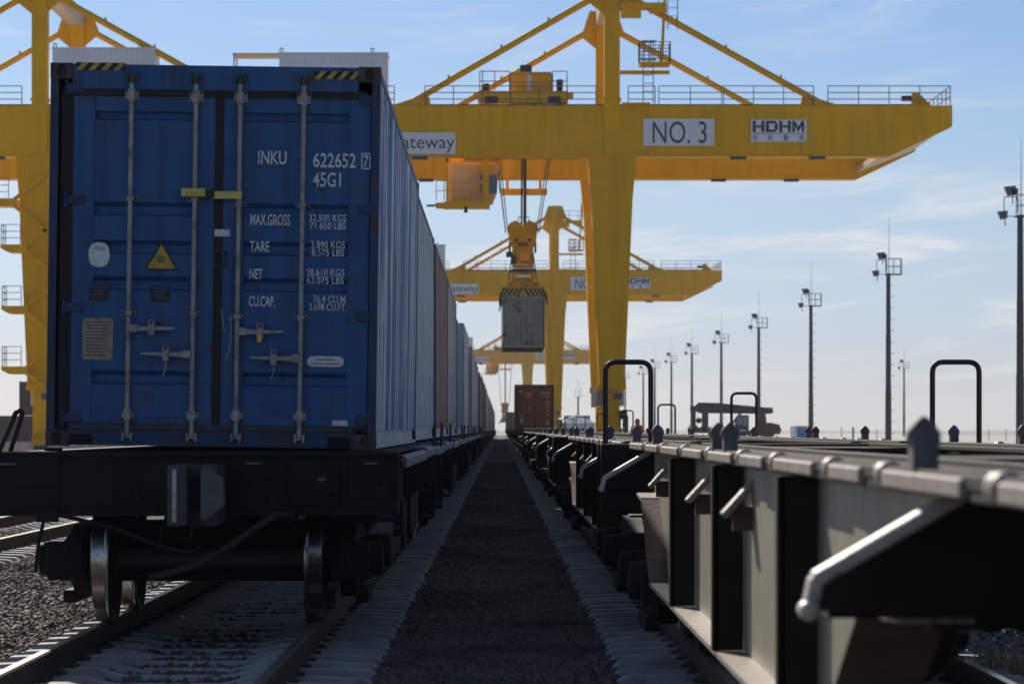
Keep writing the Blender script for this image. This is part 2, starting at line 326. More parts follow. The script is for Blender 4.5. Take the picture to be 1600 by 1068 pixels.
def track(cx, label, y0, ymid, y1, sp=.70):
    t = thing('railway_track', label, 'railway track', (cx, 0, 0), kind='structure')
    for s in (-1, 1):
        c = s*.796
        r = MB().prism(rail_prof(c), 'y', y0, y1).build('rail', railside, t)
        MB().box(c-.027, c+.027, y0, y1, .0005, .004).build('rail_head', railhead, r)
    y = y0; k = 0; far = MB()
    while y < y1:
        if k < 290:
            o = inst('sleeper', SLP, conc, t, (random.uniform(-.02, .02), y, random.uniform(-.012, .004))); o.rotation_euler.z = random.uniform(-.006, .006)
            for s in (-1, 1):
                if y < 60:
                    pass
        else: far.box(-1.35, 1.35, y-.12, y+.12, -.3, -.16)
        y += sp*random.uniform(.97, 1.03); k += 1
    o = far.build('far_sleepers', conc, t); o['kind'] = 'stuff'
    clip = MB(); y = y0
    while y < 75:
        for c in (-.796, .796):
            for s in (-1, 1): clip.box(c+s*.075-.03, c+s*.075+.03, y-.04, y+.04, -.17, -.135)
        y += .7
    o = clip.build('rail_fastenings', railside, t); o['kind'] = 'stuff'
    return t
track(XL, 'concrete sleepered track under the loaded container train', 17, 0, 880)
track(XR, 'concrete sleepered track under the empty green flat wagons', 17, 0, 880)
track(XLL, 'bare concrete sleepered track left of the loaded train', 36, 0, 600)
# loose ballast stones
def stones(name, label, areas, material):
    V = []; Fc = []; base = np.array([(-1, -1, -.7), (1, -.9, -.6), (.9, 1, -.7), (-1, .9, -.6), (-.6, -.7, .6), (.7, -.5, .7), (.5, .7, .55), (-.7, .6, .65)])
    q = np.array([(0, 3, 2), (0, 2, 1), (4, 5, 6), (4, 6, 7), (0, 1, 5), (0, 5, 4), (1, 2, 6), (1, 6, 5), (2, 3, 7), (2, 7, 6), (3, 0, 4), (3, 4, 7)])
    off = 0
    for x0, x1, y0, y1, n, z, sz in areas:
        u = rng.random(n); Yy = 1/(1/y0+(1/y1-1/y0)*u) if y1 > y0*1.5 else y0+(y1-y0)*u
        X = x0+(x1-x0)*rng.random(n); Zc = z+rng.random(n)*.03
        a = rng.random((n, 3))*6.28; ca, sa = np.cos(a[:, 0]), np.sin(a[:, 0]); cb, sb = np.cos(a[:, 1]), np.sin(a[:, 1])
        p = base[None]*(1+(rng.random((n, 8, 3))-.5)*.6)*((.5+rng.random((n, 1, 1))*.8)*sz)*(.6+.6*rng.random((n, 1, 3)))
        x1_ = p[..., 0]*ca[:, None]-p[..., 1]*sa[:, None]; y1_ = p[..., 0]*sa[:, None]+p[..., 1]*ca[:, None]; z1_ = p[..., 2]
        y2 = y1_*cb[:, None]-z1_*sb[:, None]; z2 = y1_*sb[:, None]+z1_*cb[:, None]
        V.append(np.stack([x1_+X[:, None], y2+Yy[:, None], z2+Zc[:, None]], -1).reshape(-1, 3))
        Fc.append((q[None]+(np.arange(n)*8)[:, None, None]+off).reshape(-1, 3)); off += n*8
    V = np.concatenate(V); Fc = np.concatenate(Fc)
    m = bpy.data.meshes.new(name); m.vertices.add(len(V)); m.vertices.foreach_set('co', V.ravel())
    m.loops.add(len(Fc)*3); m.loops.foreach_set('vertex_index', Fc.ravel().astype(np.int32))
    m.polygons.add(len(Fc)); m.polygons.foreach_set('loop_start', np.arange(0, len(Fc)*3, 3, dtype=np.int32))
    m.update(calc_edges=True); m.materials.append(None)
    return tag(inst(name, m, material), label, 'ballast stones', kind='stuff')
stones('ballast_stones', 'loose grey crushed stones lying over the ballast between the tracks',
       [(-6.1, -3.5, 21, 110, 62000, -.238, .020), (-.84, .80, 19, 170, 44000, -.238, .022), (-3.45, -.85, 19, 34, 9000, -.255, .026), (.75, 3.6, 12, 34, 12000, -.255, .026),
        (3.5, 6, 10, 30, 9000, -.26, .028)], stone_m)

# ------------------------------------------------------------------ containers
CW = 2.438
def corr(y0, y1, pitch=.278, d=.036):
    n = int((y1-y0)/pitch); p = (y1-y0)/n; o = []
    for i in range(n):
        a = y0+i*p; o += [(a, 0), (a+p*.26, 0), (a+p*.5, d), (a+p*.76, d)]
    return o+[(y1, 0)]
CACHE = {}
def casting_mesh():
    mb = MB(); w, h, d = .162, .118, .178
    # box with a real oval hole in its front (-y) and side (+x) faces, origin at outer lower corner centre
    def face(M, W, H, a, b):
        n = 16; ring = []; 
        for i in range(n):
            t = 2*math.pi*(i+.5)/n; ring.append((a*math.cos(t), b*math.sin(t)))
        rect = []
        for x, z in ring:
            k = max(abs(x)/(W/2), abs(z)/(H/2)); rect.append((x/k, z/k))
        v = [M(x, 0, z) for x, z in rect]+[M(x, 0, z) for x, z in ring]+[M(x, .05, z) for x, z in ring]
        f = [(i, (i+1) % n, (i+1) % n+n, i+n) for i in range(n)]+[(i+n, (i+1) % n+n, (i+1) % n+2*n, i+2*n) for i in range(n)]+[tuple(range(2*n, 3*n))]
        cs = [(-W/2, -H/2), (W/2, -H/2), (W/2, H/2), (-W/2, H/2)]
        for c in cs:                                   # corner triangles
            near = sorted(range(n), key=lambda i: (rect[i][0]-c[0])**2+(rect[i][1]-c[1])**2)[:2]
            v.append(M(c[0], 0, c[1])); f.append((near[0], near[1], len(v)-1))
        mb.add(v, f)
    face(lambda x, y, z: (x, y-d/2, z), w, h, .036, .048)
    face(lambda x, y, z: (w/2-y, x, z), d, h, .045, .036)
    face(lambda x, y, z: (-w/2+y, x, z), d, h, .045, .036)
    mb.add([(sx*w/2, sy*d/2, sz*h/2) for sz in (-1, 1) for sy in (-1, 1) for sx in (-1, 1)], [(0, 1, 3, 2), (4, 5, 7, 6), (2, 3, 7, 6)])
    return mb.mesh('corner_casting')
CAST = casting_mesh()
def cmeshes(L, H):
    k = (L, H)
    if k in CACHE: return CACHE[k]
    w = CW/2; D = {}
    # walls stand 10 mm inside the posts; the sheet's outward ridges reach almost to the rail faces
    for nm, s in (('side_r', 1), ('side_l', -1)):
        pr = corr(.16, L-.16)
        mb = MB(); mb.sheet(pr, lambda u, q, t, s=s: (s*(w-.046+q), u, t), .15, H-.06); D[nm] = mb.mesh('side_wall')
    D['post'] = MB().prism([(0.0, -.06), (.06, -.06), (.06, .10), (.035, .10), (.035, -.02), (0.0, -.02)], 'z', .118, H-.118).mesh('corner_post')
    D['top'] = MB().box(-.03, .03, .178, L-.178, H-.065, H-.004).mesh('top_rail')
    D['bot'] = MB().prism([(-.035, 0.012), (.035, .012), (.035, .045), (.0, .045), (.0, .158), (-.035, .158)], 'y', .178, L-.178).mesh('bottom_rail')
    mb = MB(); pr = [(.1+a*(L-.2)/L, b) for a, b in corr(0, L, .21, .02)]
    mb.sheet(pr, lambda u, q, t: (t, u, H-.035+q), -w+.05, w-.05); D['roof'] = mb.mesh('roof')
    pr = corr(-w+.08, w-.08, .30, .085)
    D['front'] = MB().sheet(pr, lambda u, q, t: (u, .095-q, t), .12, H-.1).mesh('end_wall')
    D['floor'] = MB().box(-w+.06, w-.06, .1, L-.1, .03, .14).mesh('underframe')
    D['head'] = MB().box(-w+.165, w-.165, .012, .11, H-.190, H-.006).mesh('header')
    D['sill'] = MB().box(-w+.165, w-.165, .012, .11, .01, .15).mesh('door_sill')
    D['joined'] = None
    CACHE[k] = D; return D
def shell(t, L, H, paint, frame, sidem, railm, far_end='front', near=None):
    D = cmeshes(L, H); w = CW/2
    inst('side_wall', D['side_r'], sidem, t); inst('side_wall', D['side_l'], sidem, t)
    for sx in (-1, 1):
        for ye, fl in ((0, 1), (L, -1)):
            o = inst('corner_post', D['post'], frame, t, (sx*(w-.062), ye+fl*.068, 0)); o.scale = (sx, fl, 1)
            for z in (.059, H-.059):
                c = inst('corner_casting', CAST, casting_m if near else frame, t, (sx*(w-.081), ye+fl*.089, z)); c.scale = (1, fl, 1)
        o = inst('top_rail', D['top'], frame, t, (sx*(w-.036), 0, 0))
        o = inst('bottom_rail', D['bot'], railm, t, (sx*(w-.036), 0, 0)); o.scale = (sx, 1, 1)
    inst('roof', D['roof'], paint, t); inst('underframe', D['floor'], wag_dk, t)
    o = inst('end_wall', D['front'], paint, t, (0, L, 0)); o.scale = (1, -1, 1)
    for ye, fl in ((0, 1), (L, -1)):
        a = inst('header', D['head'], paint, t, (0, ye, 0)); a.scale = (1, fl, 1)
        a = inst('door_sill', D['sill'], frame, t, (0, ye, 0)); a.scale = (1, fl, 1)
def joined_container(L, H):
    k = ('j', L, H)
    if k in CACHE: return CACHE[k]
    w = CW/2; mb = MB(); mb.box(-w+.04, w-.04, .05, L-.05, .02, H-.02)
    pr = corr(.16, L-.16, .42, .036)
    for s in (1, -1): mb.sheet(pr, lambda u, q, t, s=s: (s*(w-.038+q), u, t), .16, H-.06)
    for sx in (-1, 1):
        for y in (0, L-.16): mb.box(sx*w-(.14 if sx > 0 else 0), sx*w+(.14 if sx < 0 else 0), y, y+.16, .0, H)
        mb.box(sx*w-(.05 if sx > 0 else 0), sx*w+(.05 if sx < 0 else 0), .165, L-.165, .015, .15)
    CACHE[k] = mb.mesh('freight_container'); return CACHE[k]
def simple_doors(t, H, paint, rodm, letm=None):
    w = CW/2
    for s in (-1, 1):
        mb = MB(); x0, x1 = (s*.012, s*(w-.11)); x0, x1 = min(x0, x1), max(x0, x1)
        mb.box(x0, x1, .03, .06, .16, H-.24)
        n = 5
        for i in range(n):
            z0 = .3+(H-.7)*i/n; mb.box(x0+.1, x1-.1, .012, .03, z0, z0+(H-.7)/n*.72)
        d = mb.build('door', paint, t)
        for xr in (s*.17, s*.72):
            MB().tube((xr, -.004, .09), (xr, -.004, H-.08), .017, 6).build('lock_rod', rodm, d)

# ---- the blue container, built in full
CY = 25.5; CZ = 1.312
bx = thing('freight_container', 'worn blue shipping container with closed lock-rod doors and white stencilled numbers', 'container', (XL+.04, CY, CZ))
bx.rotation_euler = (0, R(.8), R(.02)); bx.scale = (1, 1, .975)
HB = 2.896
shell(bx, 12.192, HB, blue, blue_dk, blue_side, pale_rail, near=True)
SX, SZ = 212.5, 207.5
def DX(px): return (px-329.5)/SX
def DZ(py): return (699-py)/SZ
w = CW/2
doors = {}
for s, (xa, xb) in {-1: (DX(107), DX(330)), 1: (DX(343), DX(574))}.items():
    d = MB()
    # leaf frame: two stiles and two rails round a horizontally stepped panel
    st = .16
    z0, z1 = DZ(664), DZ(148)
    d.box(xa, xa+st, .03, .075, z0, z1); d.box(xb-st, xb, .03, .075, z0, z1)
    d.box(xa+st, xb-st, .03, .075, z0, z0+.06); d.box(xa+st, xb-st, .03, .075, z1-.12, z1)
    leaf = d.build('door', blue, bx, bevel=.006)
    ys = [176, 326, 386, 443, 591]                       # recessed bands seen in the photo
    prof = [(z0+.06, .036)]
    for py in reversed(ys):
        zc = DZ(py); prof += [(zc-.050, .036), (zc-.036, .080), (zc+.022, .080), (zc+.056, .036)]
    prof += [(z1-.12, .036)]
    MB().sheet(prof, lambda u, q, t: (t, q, u), xa+st, xb-st).build('door_panel', blue, leaf)
    g = MB()
    g.box(xa-.018, xa, .028, .07, z0-.015, z1+.015); g.box(xb, xb+.018, .028, .07, z0-.015, z1+.015)
    g.box(xa, xb, .028, .07, z1, z1+.03); g.box(xa, xb, .028, .07, z0-.03, z0)
    g.build('gasket', gasket, leaf)
    doors[s] = leaf
    he = xa if s < 0 else xb                              # hinges along the outer stile
    for py in ((137, 312, 482, 655) if s < 0 else (150, 322, 490, 652)):
        zc = DZ(py); h = MB(); x0, x1 = (he-.075, he+.11) if s < 0 else (he-.11, he+.075)
        h.box(x0+.02, x1-.02, .012, .03, zc-.035, zc+.035); h.tube((he-s*0+s*.05, .02, zc-.06), (he+s*.05, .02, zc+.06), .016, 8)
        h.build('hinge', blue_dk, leaf, bevel=.008)
MB().box(DX(331), DX(342), .03, .075, DZ(664), DZ(148)).build('centre_seal_strip', gasket, bx)
for x0, x1 in ((-w+.11, DX(106)), (DX(576), w-.11)):
    MB().box(x0-.03, x1+.02, .05, .09, DZ(690), DZ(140)).build('door_post_shadow_gap', gasket, bx)
MB().box(-w+.1, w-.1, .018, .10, DZ(149), DZ(137)).build('header_gasket', gasket, bx)
# lock rods with guides, cams, keepers, handles
for px, leaf in ((198.5, -1), (299.5, -1), (369, 1), (468.5, 1)):
    x = DX(px); L_ = doors[leaf]
    rod = MB().tube((x, -.012, DZ(676)), (x, -.012, DZ(118)), .0185, 12).build('lock_rod', galv, L_)
    def bracket(z, hh, ww, bolts):
        b = MB(); b.box(x-ww/2, x+ww/2, .012, .03, z-hh/2, z+hh/2)
        b.box(x-.027, x+.027, -.034, .014, z-hh*.42, z+hh*.42)
        b.build('rod_guide', galv, rod, bevel=.004)
        for bx_, bz in bolts:
            MB().lathe((x+bx_*ww*.37, .012, z+bz*hh*.36), 'y', [(.0, .001), (-.012, .008), (-.008, .011), (.0, .011)], 8).build('bolt', gasket, rod)
    bracket(DZ(148+(px-198)*.012), .112, .10, [(-1, -1), (1, -1), (-1, 1), (1, 1)])
    bracket(DZ(648), .10, .092, [(-1, -1), (1, -1), (-1, 1), (1, 1)])
    bracket(DZ(310 if px < 330 else 317), .036, .105, [(-1, 0), (1, 0)])
    bracket(DZ(489 if px < 330 else 493), .036, .10, [(-1, 0), (1, 0)])
    for z, sg in ((DZ(119), 1), (DZ(683), -1)):
        c = MB(); c.box(x-.034, x+.034, -.02, .012, z-.012, z+.012); c.box(x-.016, x+.016, -.035, .012, z-sg*.03-.02, z-sg*.03+.035)
        c.box(x-.040, x-.022, -.028, .012, z-.034, z+.034); c.box(x+.022, x+.040, -.028, .012, z-.034, z+.034)
        c.build('cam_keeper', galv if sg < 0 else casting_m, rod, bevel=.004)
def handle(pxa, pxb, py, hasp, leaf, lock=None):
    xa, xb, z = DX(pxa), DX(pxb), DZ(py); sg = 1 if xb > xa else -1
    h = MB(); h.prism([(xa, z-.022), (xa+sg*.10, z-.022), (xb, z-.008), (xb, z+.010), (xa+sg*.12, z+.016), (xa, z+.022)], 'y', -.045, -.031)
    h.box(min(xa, xa+sg*.06), max(xa, xa+sg*.06), -.05, -.02, z-.03, z+.03)
    ho = h.build('handle', galv, doors[leaf], bevel=.004)
    k = MB(); hx = DX(hasp); k.box(hx-.024, hx+.024, -.058, .04, z-.055, z+.06); k.lathe((hx, -.058, z+.045), 'y', [(0, .022), (-.01, .02), (-.012, .008), (-.002, .008)], 12)
    k.build('hasp', galv, ho, bevel=.006)
    MB().lathe((hx, -.0585, z+.045), 'y', [(0, .011), (-.013, .010), (-.0131, .001)], 10).build('keyhole', hole, ho)
    if lock: MB().box(hx-.018, hx+.018, -.08, -.05, z-.085, z-.015).build('padlock', brass, ho, bevel=.006)
    return ho
handle(200, 272, 513, 235, -1); h2 = handle(297, 219, 553, 258, -1)
handle(371, 442, 516, 405, 1, True); h3 = handle(467, 389, 557, 427, 1)
for h_, px, py in ((h2, 258, 565), (h3, 427, 568)):
    MB().path([(DX(px), -.06, DZ(py)), (DX(px+1), -.066, DZ(py+8)), (DX(px-3), -.07, DZ(py+22))], .0022, 5).build('seal_wire', sticker, h_)
MB().path([(DX(343), .022, DZ(482)), (DX(346), .02, DZ(500)), (DX(348), .024, DZ(516))], .0024, 5).build('seal_wire', sticker, doors[1])
MB().path([(DX(357), .02, DZ(490)), (DX(360), .0, DZ(520)), (DX(357), -.01, DZ(545)), (DX(350), .02, DZ(562))], .0022, 5).build('seal_wire', sticker, doors[1])
# bar seal across the two middle rods
se = MB().box(DX(279), DX(323), -.062, -.034, DZ(306), DZ(293)).build('bar_seal', seal_y, bx, bevel=.004)
MB().box(DX(325), DX(374), -.058, -.036, DZ(309), DZ(297)).build('bar_seal_arm', seal_y, se, bevel=.004)
MB().box(DX(317), DX(331), -.07, -.03, DZ(308), DZ(294)).build('bar_seal_lock', haz_k, se, bevel=.004)
MB().box(DX(331), DX(355), .018, .03, DZ(367), DZ(356)).build('foil_tag', sticker, bx)
rg = MB(); rg.path(roundpath([(DX(331), .02, DZ(390)), (DX(349), .014, DZ(390)), (DX(349), .014, DZ(414)), (DX(331), .014, DZ(414)), (DX(331), .02, DZ(392))], .02), .009, 8)
rg.build('anti_rack_ring', casting_m, bx)
# hazard chevrons on the header
for x0, x1, yt in ((DX(110), DX(188), 103), (DX(484), DX(556), 112)):
    z0, z1 = DZ(yt+6), DZ(yt-6); hz = MB().box(x0, x1, .006, .013, z0, z1).build('hazard_strip', haz_k, bx)
    n = 4; p = (x1-x0)/n
    for i in range(n):
        a = x0+i*p; MB().prism([(a, z0), (a+p*.5, z0), (min(a+p*.5+.05, x1), z1), (min(a+.05, x1), z1)], 'y', .003, .007).build('hazard_stripe', haz_y, hz)
for px0, px1 in ((108, 143), (512, 549)):
    MB().box(DX(px0), DX(px1), .0085, .03, DZ(699)+.012, DZ(680)).build('fork_pocket', hole, bx)
MB().box(-w+.17, w-.17, -.004, .014, DZ(672), DZ(664)).build('sill_lip', casting_m, bx, bevel=.003)
# stencilled lettering
def T(s, x0, x1, y0, y1, leaf=1, bold=.012, m=lett, yy=.0285):
    return text(s, DX(x0), DX(x1), DZ(y1), DZ(y0), yy, m, doors[leaf], bold)
T('INKU', 397.5, 442, 231.5, 252.5); T('622652', 484, 551, 233.5, 256.5); T('45G1', 484, 528, 264, 287); T('7', 563, 571, 236.5, 254.5)
bxo = MB()
for x0, x1, y0, y1 in ((559.5, 574, 233, 234.8), (559.5, 574, 256.2, 258), (559.5, 561.2, 234.8, 256.2), (572.3, 574, 234.8, 256.2)):
    bxo.box(DX(x0), DX(x1), .0275, .0295, DZ(y1), DZ(y0))
bxo.build('lettering', lett, doors[1])
T('MAX.GROSS', 386.5, 449, 331, 348.5); T('TARE', 386.5, 417, 373.5, 390); T('NET', 386.5, 407, 417, 433); T('CU.CAP.', 386, 427, 459.5, 476)
for a, b, y, xa, xb in (('32.500 KGS', '71.650 LBS', 330, 479, 537.5), ('3.890 KGS', '8.575 LBS', 372, 482.5, 535.5), ('28.610 KGS', '63.075 LBS', 415.5, 475.5, 535.5), ('76.4 CU.M.', '2.698 CU.FT.', 457.5, 487, 540)):
    T(a, xa, xb, y, y+11.2, bold=.006); T(b, xa-(6 if 'FT' in b else -1), xb-1, y+12.5, y+23.5, bold=.006)
# stickers and plates
def disc(px, py, rx, rz, n=24, yy=.029):
    return [(DX(px)+rx/SX*math.copysign(abs(math.cos(t))**.8, math.cos(t)), DZ(py)+rz/SZ*math.copysign(abs(math.sin(t))**.8, math.sin(t))) for t in [2*math.pi*i/n for i in range(n)]]
st_ = MB().prism(disc(150, 398, 16.5, 19.5), 'y', .026, .0345).build('round_sticker', sticker, doors[-1])
text('VERIFIED', DX(141), DX(159), DZ(391), DZ(386), .0255, mat('faint_print', (.33, .33, .34), .7), st_, .0)
tri = MB().prism([(DX(222), DZ(421)), (DX(274.5), DZ(421)), (DX(248), DZ(376))], 'y', .0275, .0345).build('warning_triangle', haz_k, doors[-1])
MB().prism([(DX(226), DZ(418.5)), (DX(270.5), DZ(418.5)), (DX(248), DZ(380.5))], 'y', .0255, .027).build('triangle_face', haz_y, tri)
text('SUPER\nHEAVY', DX(241), DX(256), DZ(409), DZ(400), .0254, haz_k, tri, .01)
for px in (150, 247):
    pl = MB().box(DX(px-15), DX(px+15), .0285, .035, DZ(471), DZ(446)).build('dark_plate', darkpl, doors[-1])
    for k, yy in enumerate((449.5, 454.5, 459, 464)):
        MB().box(DX(px-12+k % 2*3), DX(px+12-k % 3*3), .0265, .0282, DZ(yy+1.7), DZ(yy)).build('print_line', mat('dim_print', (.09, .11, .15), .7), pl)
pl = MB().prism([(DX(a), DZ(b)) for a, b in ((128, 498), (171, 498), (173.5, 500.5), (173.5, 560), (171, 563), (128, 563), (125.5, 560), (125.5, 500.5))], 'y', .027, .0345).build('data_plate', tan_pl, doors[-1])
for k in range(11):
    yy = 503+k*5.2; MB().box(DX(129+(k*7 % 5)), DX(170-(k*5 % 9)), .0258, .0268, DZ(yy+1.5), DZ(yy)).build('print_line', mat('plate_print', (.10, .06, .045), .7), pl)
n = 20; cap = [(DX(487)-8.5/SX*math.sin(math.pi*i/8)+0, DZ(561)-8.5/SX*math.cos(math.pi*i/8)) for i in range(9)]+[(DX(528)+8.5/SX*math.sin(math.pi*i/8), DZ(561)+8.5/SX*math.cos(math.pi*i/8)) for i in range(9)]
pill = MB().prism(cap, 'y', .027, .0345).build('oval_sticker', sticker, doors[1])
text('FOR REPAIR USE', DX(494), DX(522), DZ(559.5), DZ(556.5), .0265, ink, pill, .02); text('CONTAINER, OWNERS ONLY', DX(486), DX(530), DZ(566), DZ(563.3), .0265, ink, pill, .02)
MB().box(DX(519.5), DX(543.5), .027, .034, DZ(661.5), DZ(653)).build('white_label', sticker, doors[1])

# ---- the other containers of the loaded train: two forty-foot boxes on each long wagon
WL, WP = 25.1, 25.95            # wagon frame length and pitch of the loaded train
seq = [None, ('grey', HB, 'pale grey shipping container standing directly behind the blue one'),
       ('brown', HB, 'faded brown container behind the pale grey one'), ('dirty', HB, 'streaked dirty white container behind the faded brown one'),
       ('slate', 2.591, 'low slate blue container behind the streaked dirty white one'), ('white', HB, 'tall chalky white container behind the low slate blue one'),
       ('dark', 2.591, 'low dark brown container behind the tall chalky white one'), ('grey', HB, 'pale grey container behind the low dark brown one')]
rest = ['dark', 'red', 'brown', 'white', 'dark', 'grey', 'slate', 'brown', 'dirty', 'red', 'dark', 'white', 'brown']
words = {'dark': 'dark brown', 'red': 'rust red', 'brown': 'faded brown', 'white': 'chalky white', 'grey': 'pale grey', 'slate': 'slate blue', 'dirty': 'dirty white'}
NW = 22
for i in range(1, NW*2):
    wag, k = divmod(i, 2); y = CY+wag*WP+k*12.55
    if i < len(seq):
        p, H, lab = seq[i]; t = thing('freight_container', lab, 'container', (XL+random.uniform(-.015, .015), y, CZ))
        shell(t, 12.192, H, PAINT[p], casting_m if i < 4 else PAINT[p], PAINT[p], pale_rail if i < 4 else PAINT[p])
        D = cmeshes(12.192, H); inst('end_wall', D['front'], PAINT[p], t)
    else:
        p = rest[i % len(rest)]; H = 2.591 if (i*7 % 5) < 2 else HB
        o = inst('freight_container', joined_container(12.192, H), PAINT[p], None, (XL+random.uniform(-.03, .03), y, CZ))
        tag(o, f'{words[p]} container far along the loaded train', 'container', f'{words[p]} containers far down the loaded train')

# ------------------------------------------------------------------ bogies
def wheelset_meshes():
    prof = [(-.065, .17), (-.065, .30), (-.03, .34), (-.03, .40), (-.068, .43), (-.068, .470)]
    disc_ = [(-.068, .10), (-.06, .17), (-.022, .19), (-.022, .40), (-.066, .43), (-.066, .468)]
    disc2 = [(.066, .40), (.06, .36), (.015, .33), (.015, .19), (.06, .16), (.07, .10)]
    a = MB(); a.lathe((0, 0, 0), 'x', disc_, 40); a.lathe((0, 0, 0), 'x', [(.068, .502), (.066, .42), (.015, .40), (.015, .19), (.06, .17), (.09, .10), (.09, .01)], 40)
    tr = MB(); tr.lathe((0, 0, 0), 'x', [(-.067, .467), (-.06, .473), (.03, .478), (.042, .49), (.052, .503), (.062, .503), (.068, .498)], 48)
    return a.mesh('wheel'), tr.mesh('tread')
WH, TR = wheelset_meshes()
def bogie(parent, y, half=.925, m=wag_dk, springs=True):
    b = bpy.data.objects.new('bogie', None); COL.objects.link(b); b.parent = parent; b.location = (0, y, 0); b.empty_display_size = .2
    for s in (-1, 1):
        pts = [(-half-.20, .38), (-half-.20, .62), (-half+.12, .66), (-.52, .72), (.52, .72), (half-.12, .66), (half+.20, .62), (half+.20, .38), (half-.16, .36), (.45, .17), (-.45, .17), (-half+.16, .36)]
        mb = MB().prism(pts, 'x', s*1.02-.07, s*1.02+.07)
        mb.box(s*1.12-.05, s*1.12+.05, -.52, .52, .12, .22)
        for yy in (-half, half):
            mb.box(s*1.06-.16, s*1.06+.14, yy-.17, yy+.17, .32, .60); mb.lathe((s*1.06+s*.14, yy, .475), 'x', [(0, .13), (s*.09, .12), (s*.10, .05), (s*.10, .001)], 16)
        mb.build('side_frame', m, b, bevel=.012)
        if springs:
            sp = MB()
            for yy in (-.26, -.09, .09, .26):
                for k in range(6):
                    z = .24+k*.055; sp.lathe((s*1.06, yy, z), 'z', [(-.016, .055), (-.008, .072), (.008, .072), (.016, .055)], 10)
                sp.lathe((s*1.06, yy, .2), 'z', [(0, .05), (.4, .05)], 8)
            sp.build('spring_nest', m, b)
        for yy in (-half, half):
            wo = inst('wheel', WH, wheel_m, b, (s*.79, yy, .475)); wo.scale = (-s, 1, 1)
            to = inst('wheel_tread', TR, tread, b, (s*.79, yy, .475)); to.scale = (-s, 1, 1)
    for yy in (-half, half): MB().lathe((0, yy, .475), 'x', [(-1.15, .07), (-.72, .09), (-.1, .08), (.1, .08), (.72, .09), (1.15, .07)], 14).build('axle', wheel_m, b)
    MB().box(-1.05, 1.05, -.22, .22, .50, .74).box(-.3, .3, -.26, .26, .74, .83).build('bolster', m, b, bevel=.01)
    br = MB()
    for yy in (-.42, .42): br.beam((-.9, yy, .33), (.9, yy, .33), .05, .09)
    for s in (-1, 1):
        for yy in (-.43, .43): br.box(s*.79-.045, s*.79+.045, yy-.025, yy+.025, .30, .62)
    br.build('brake_beam', m, b)
    return b

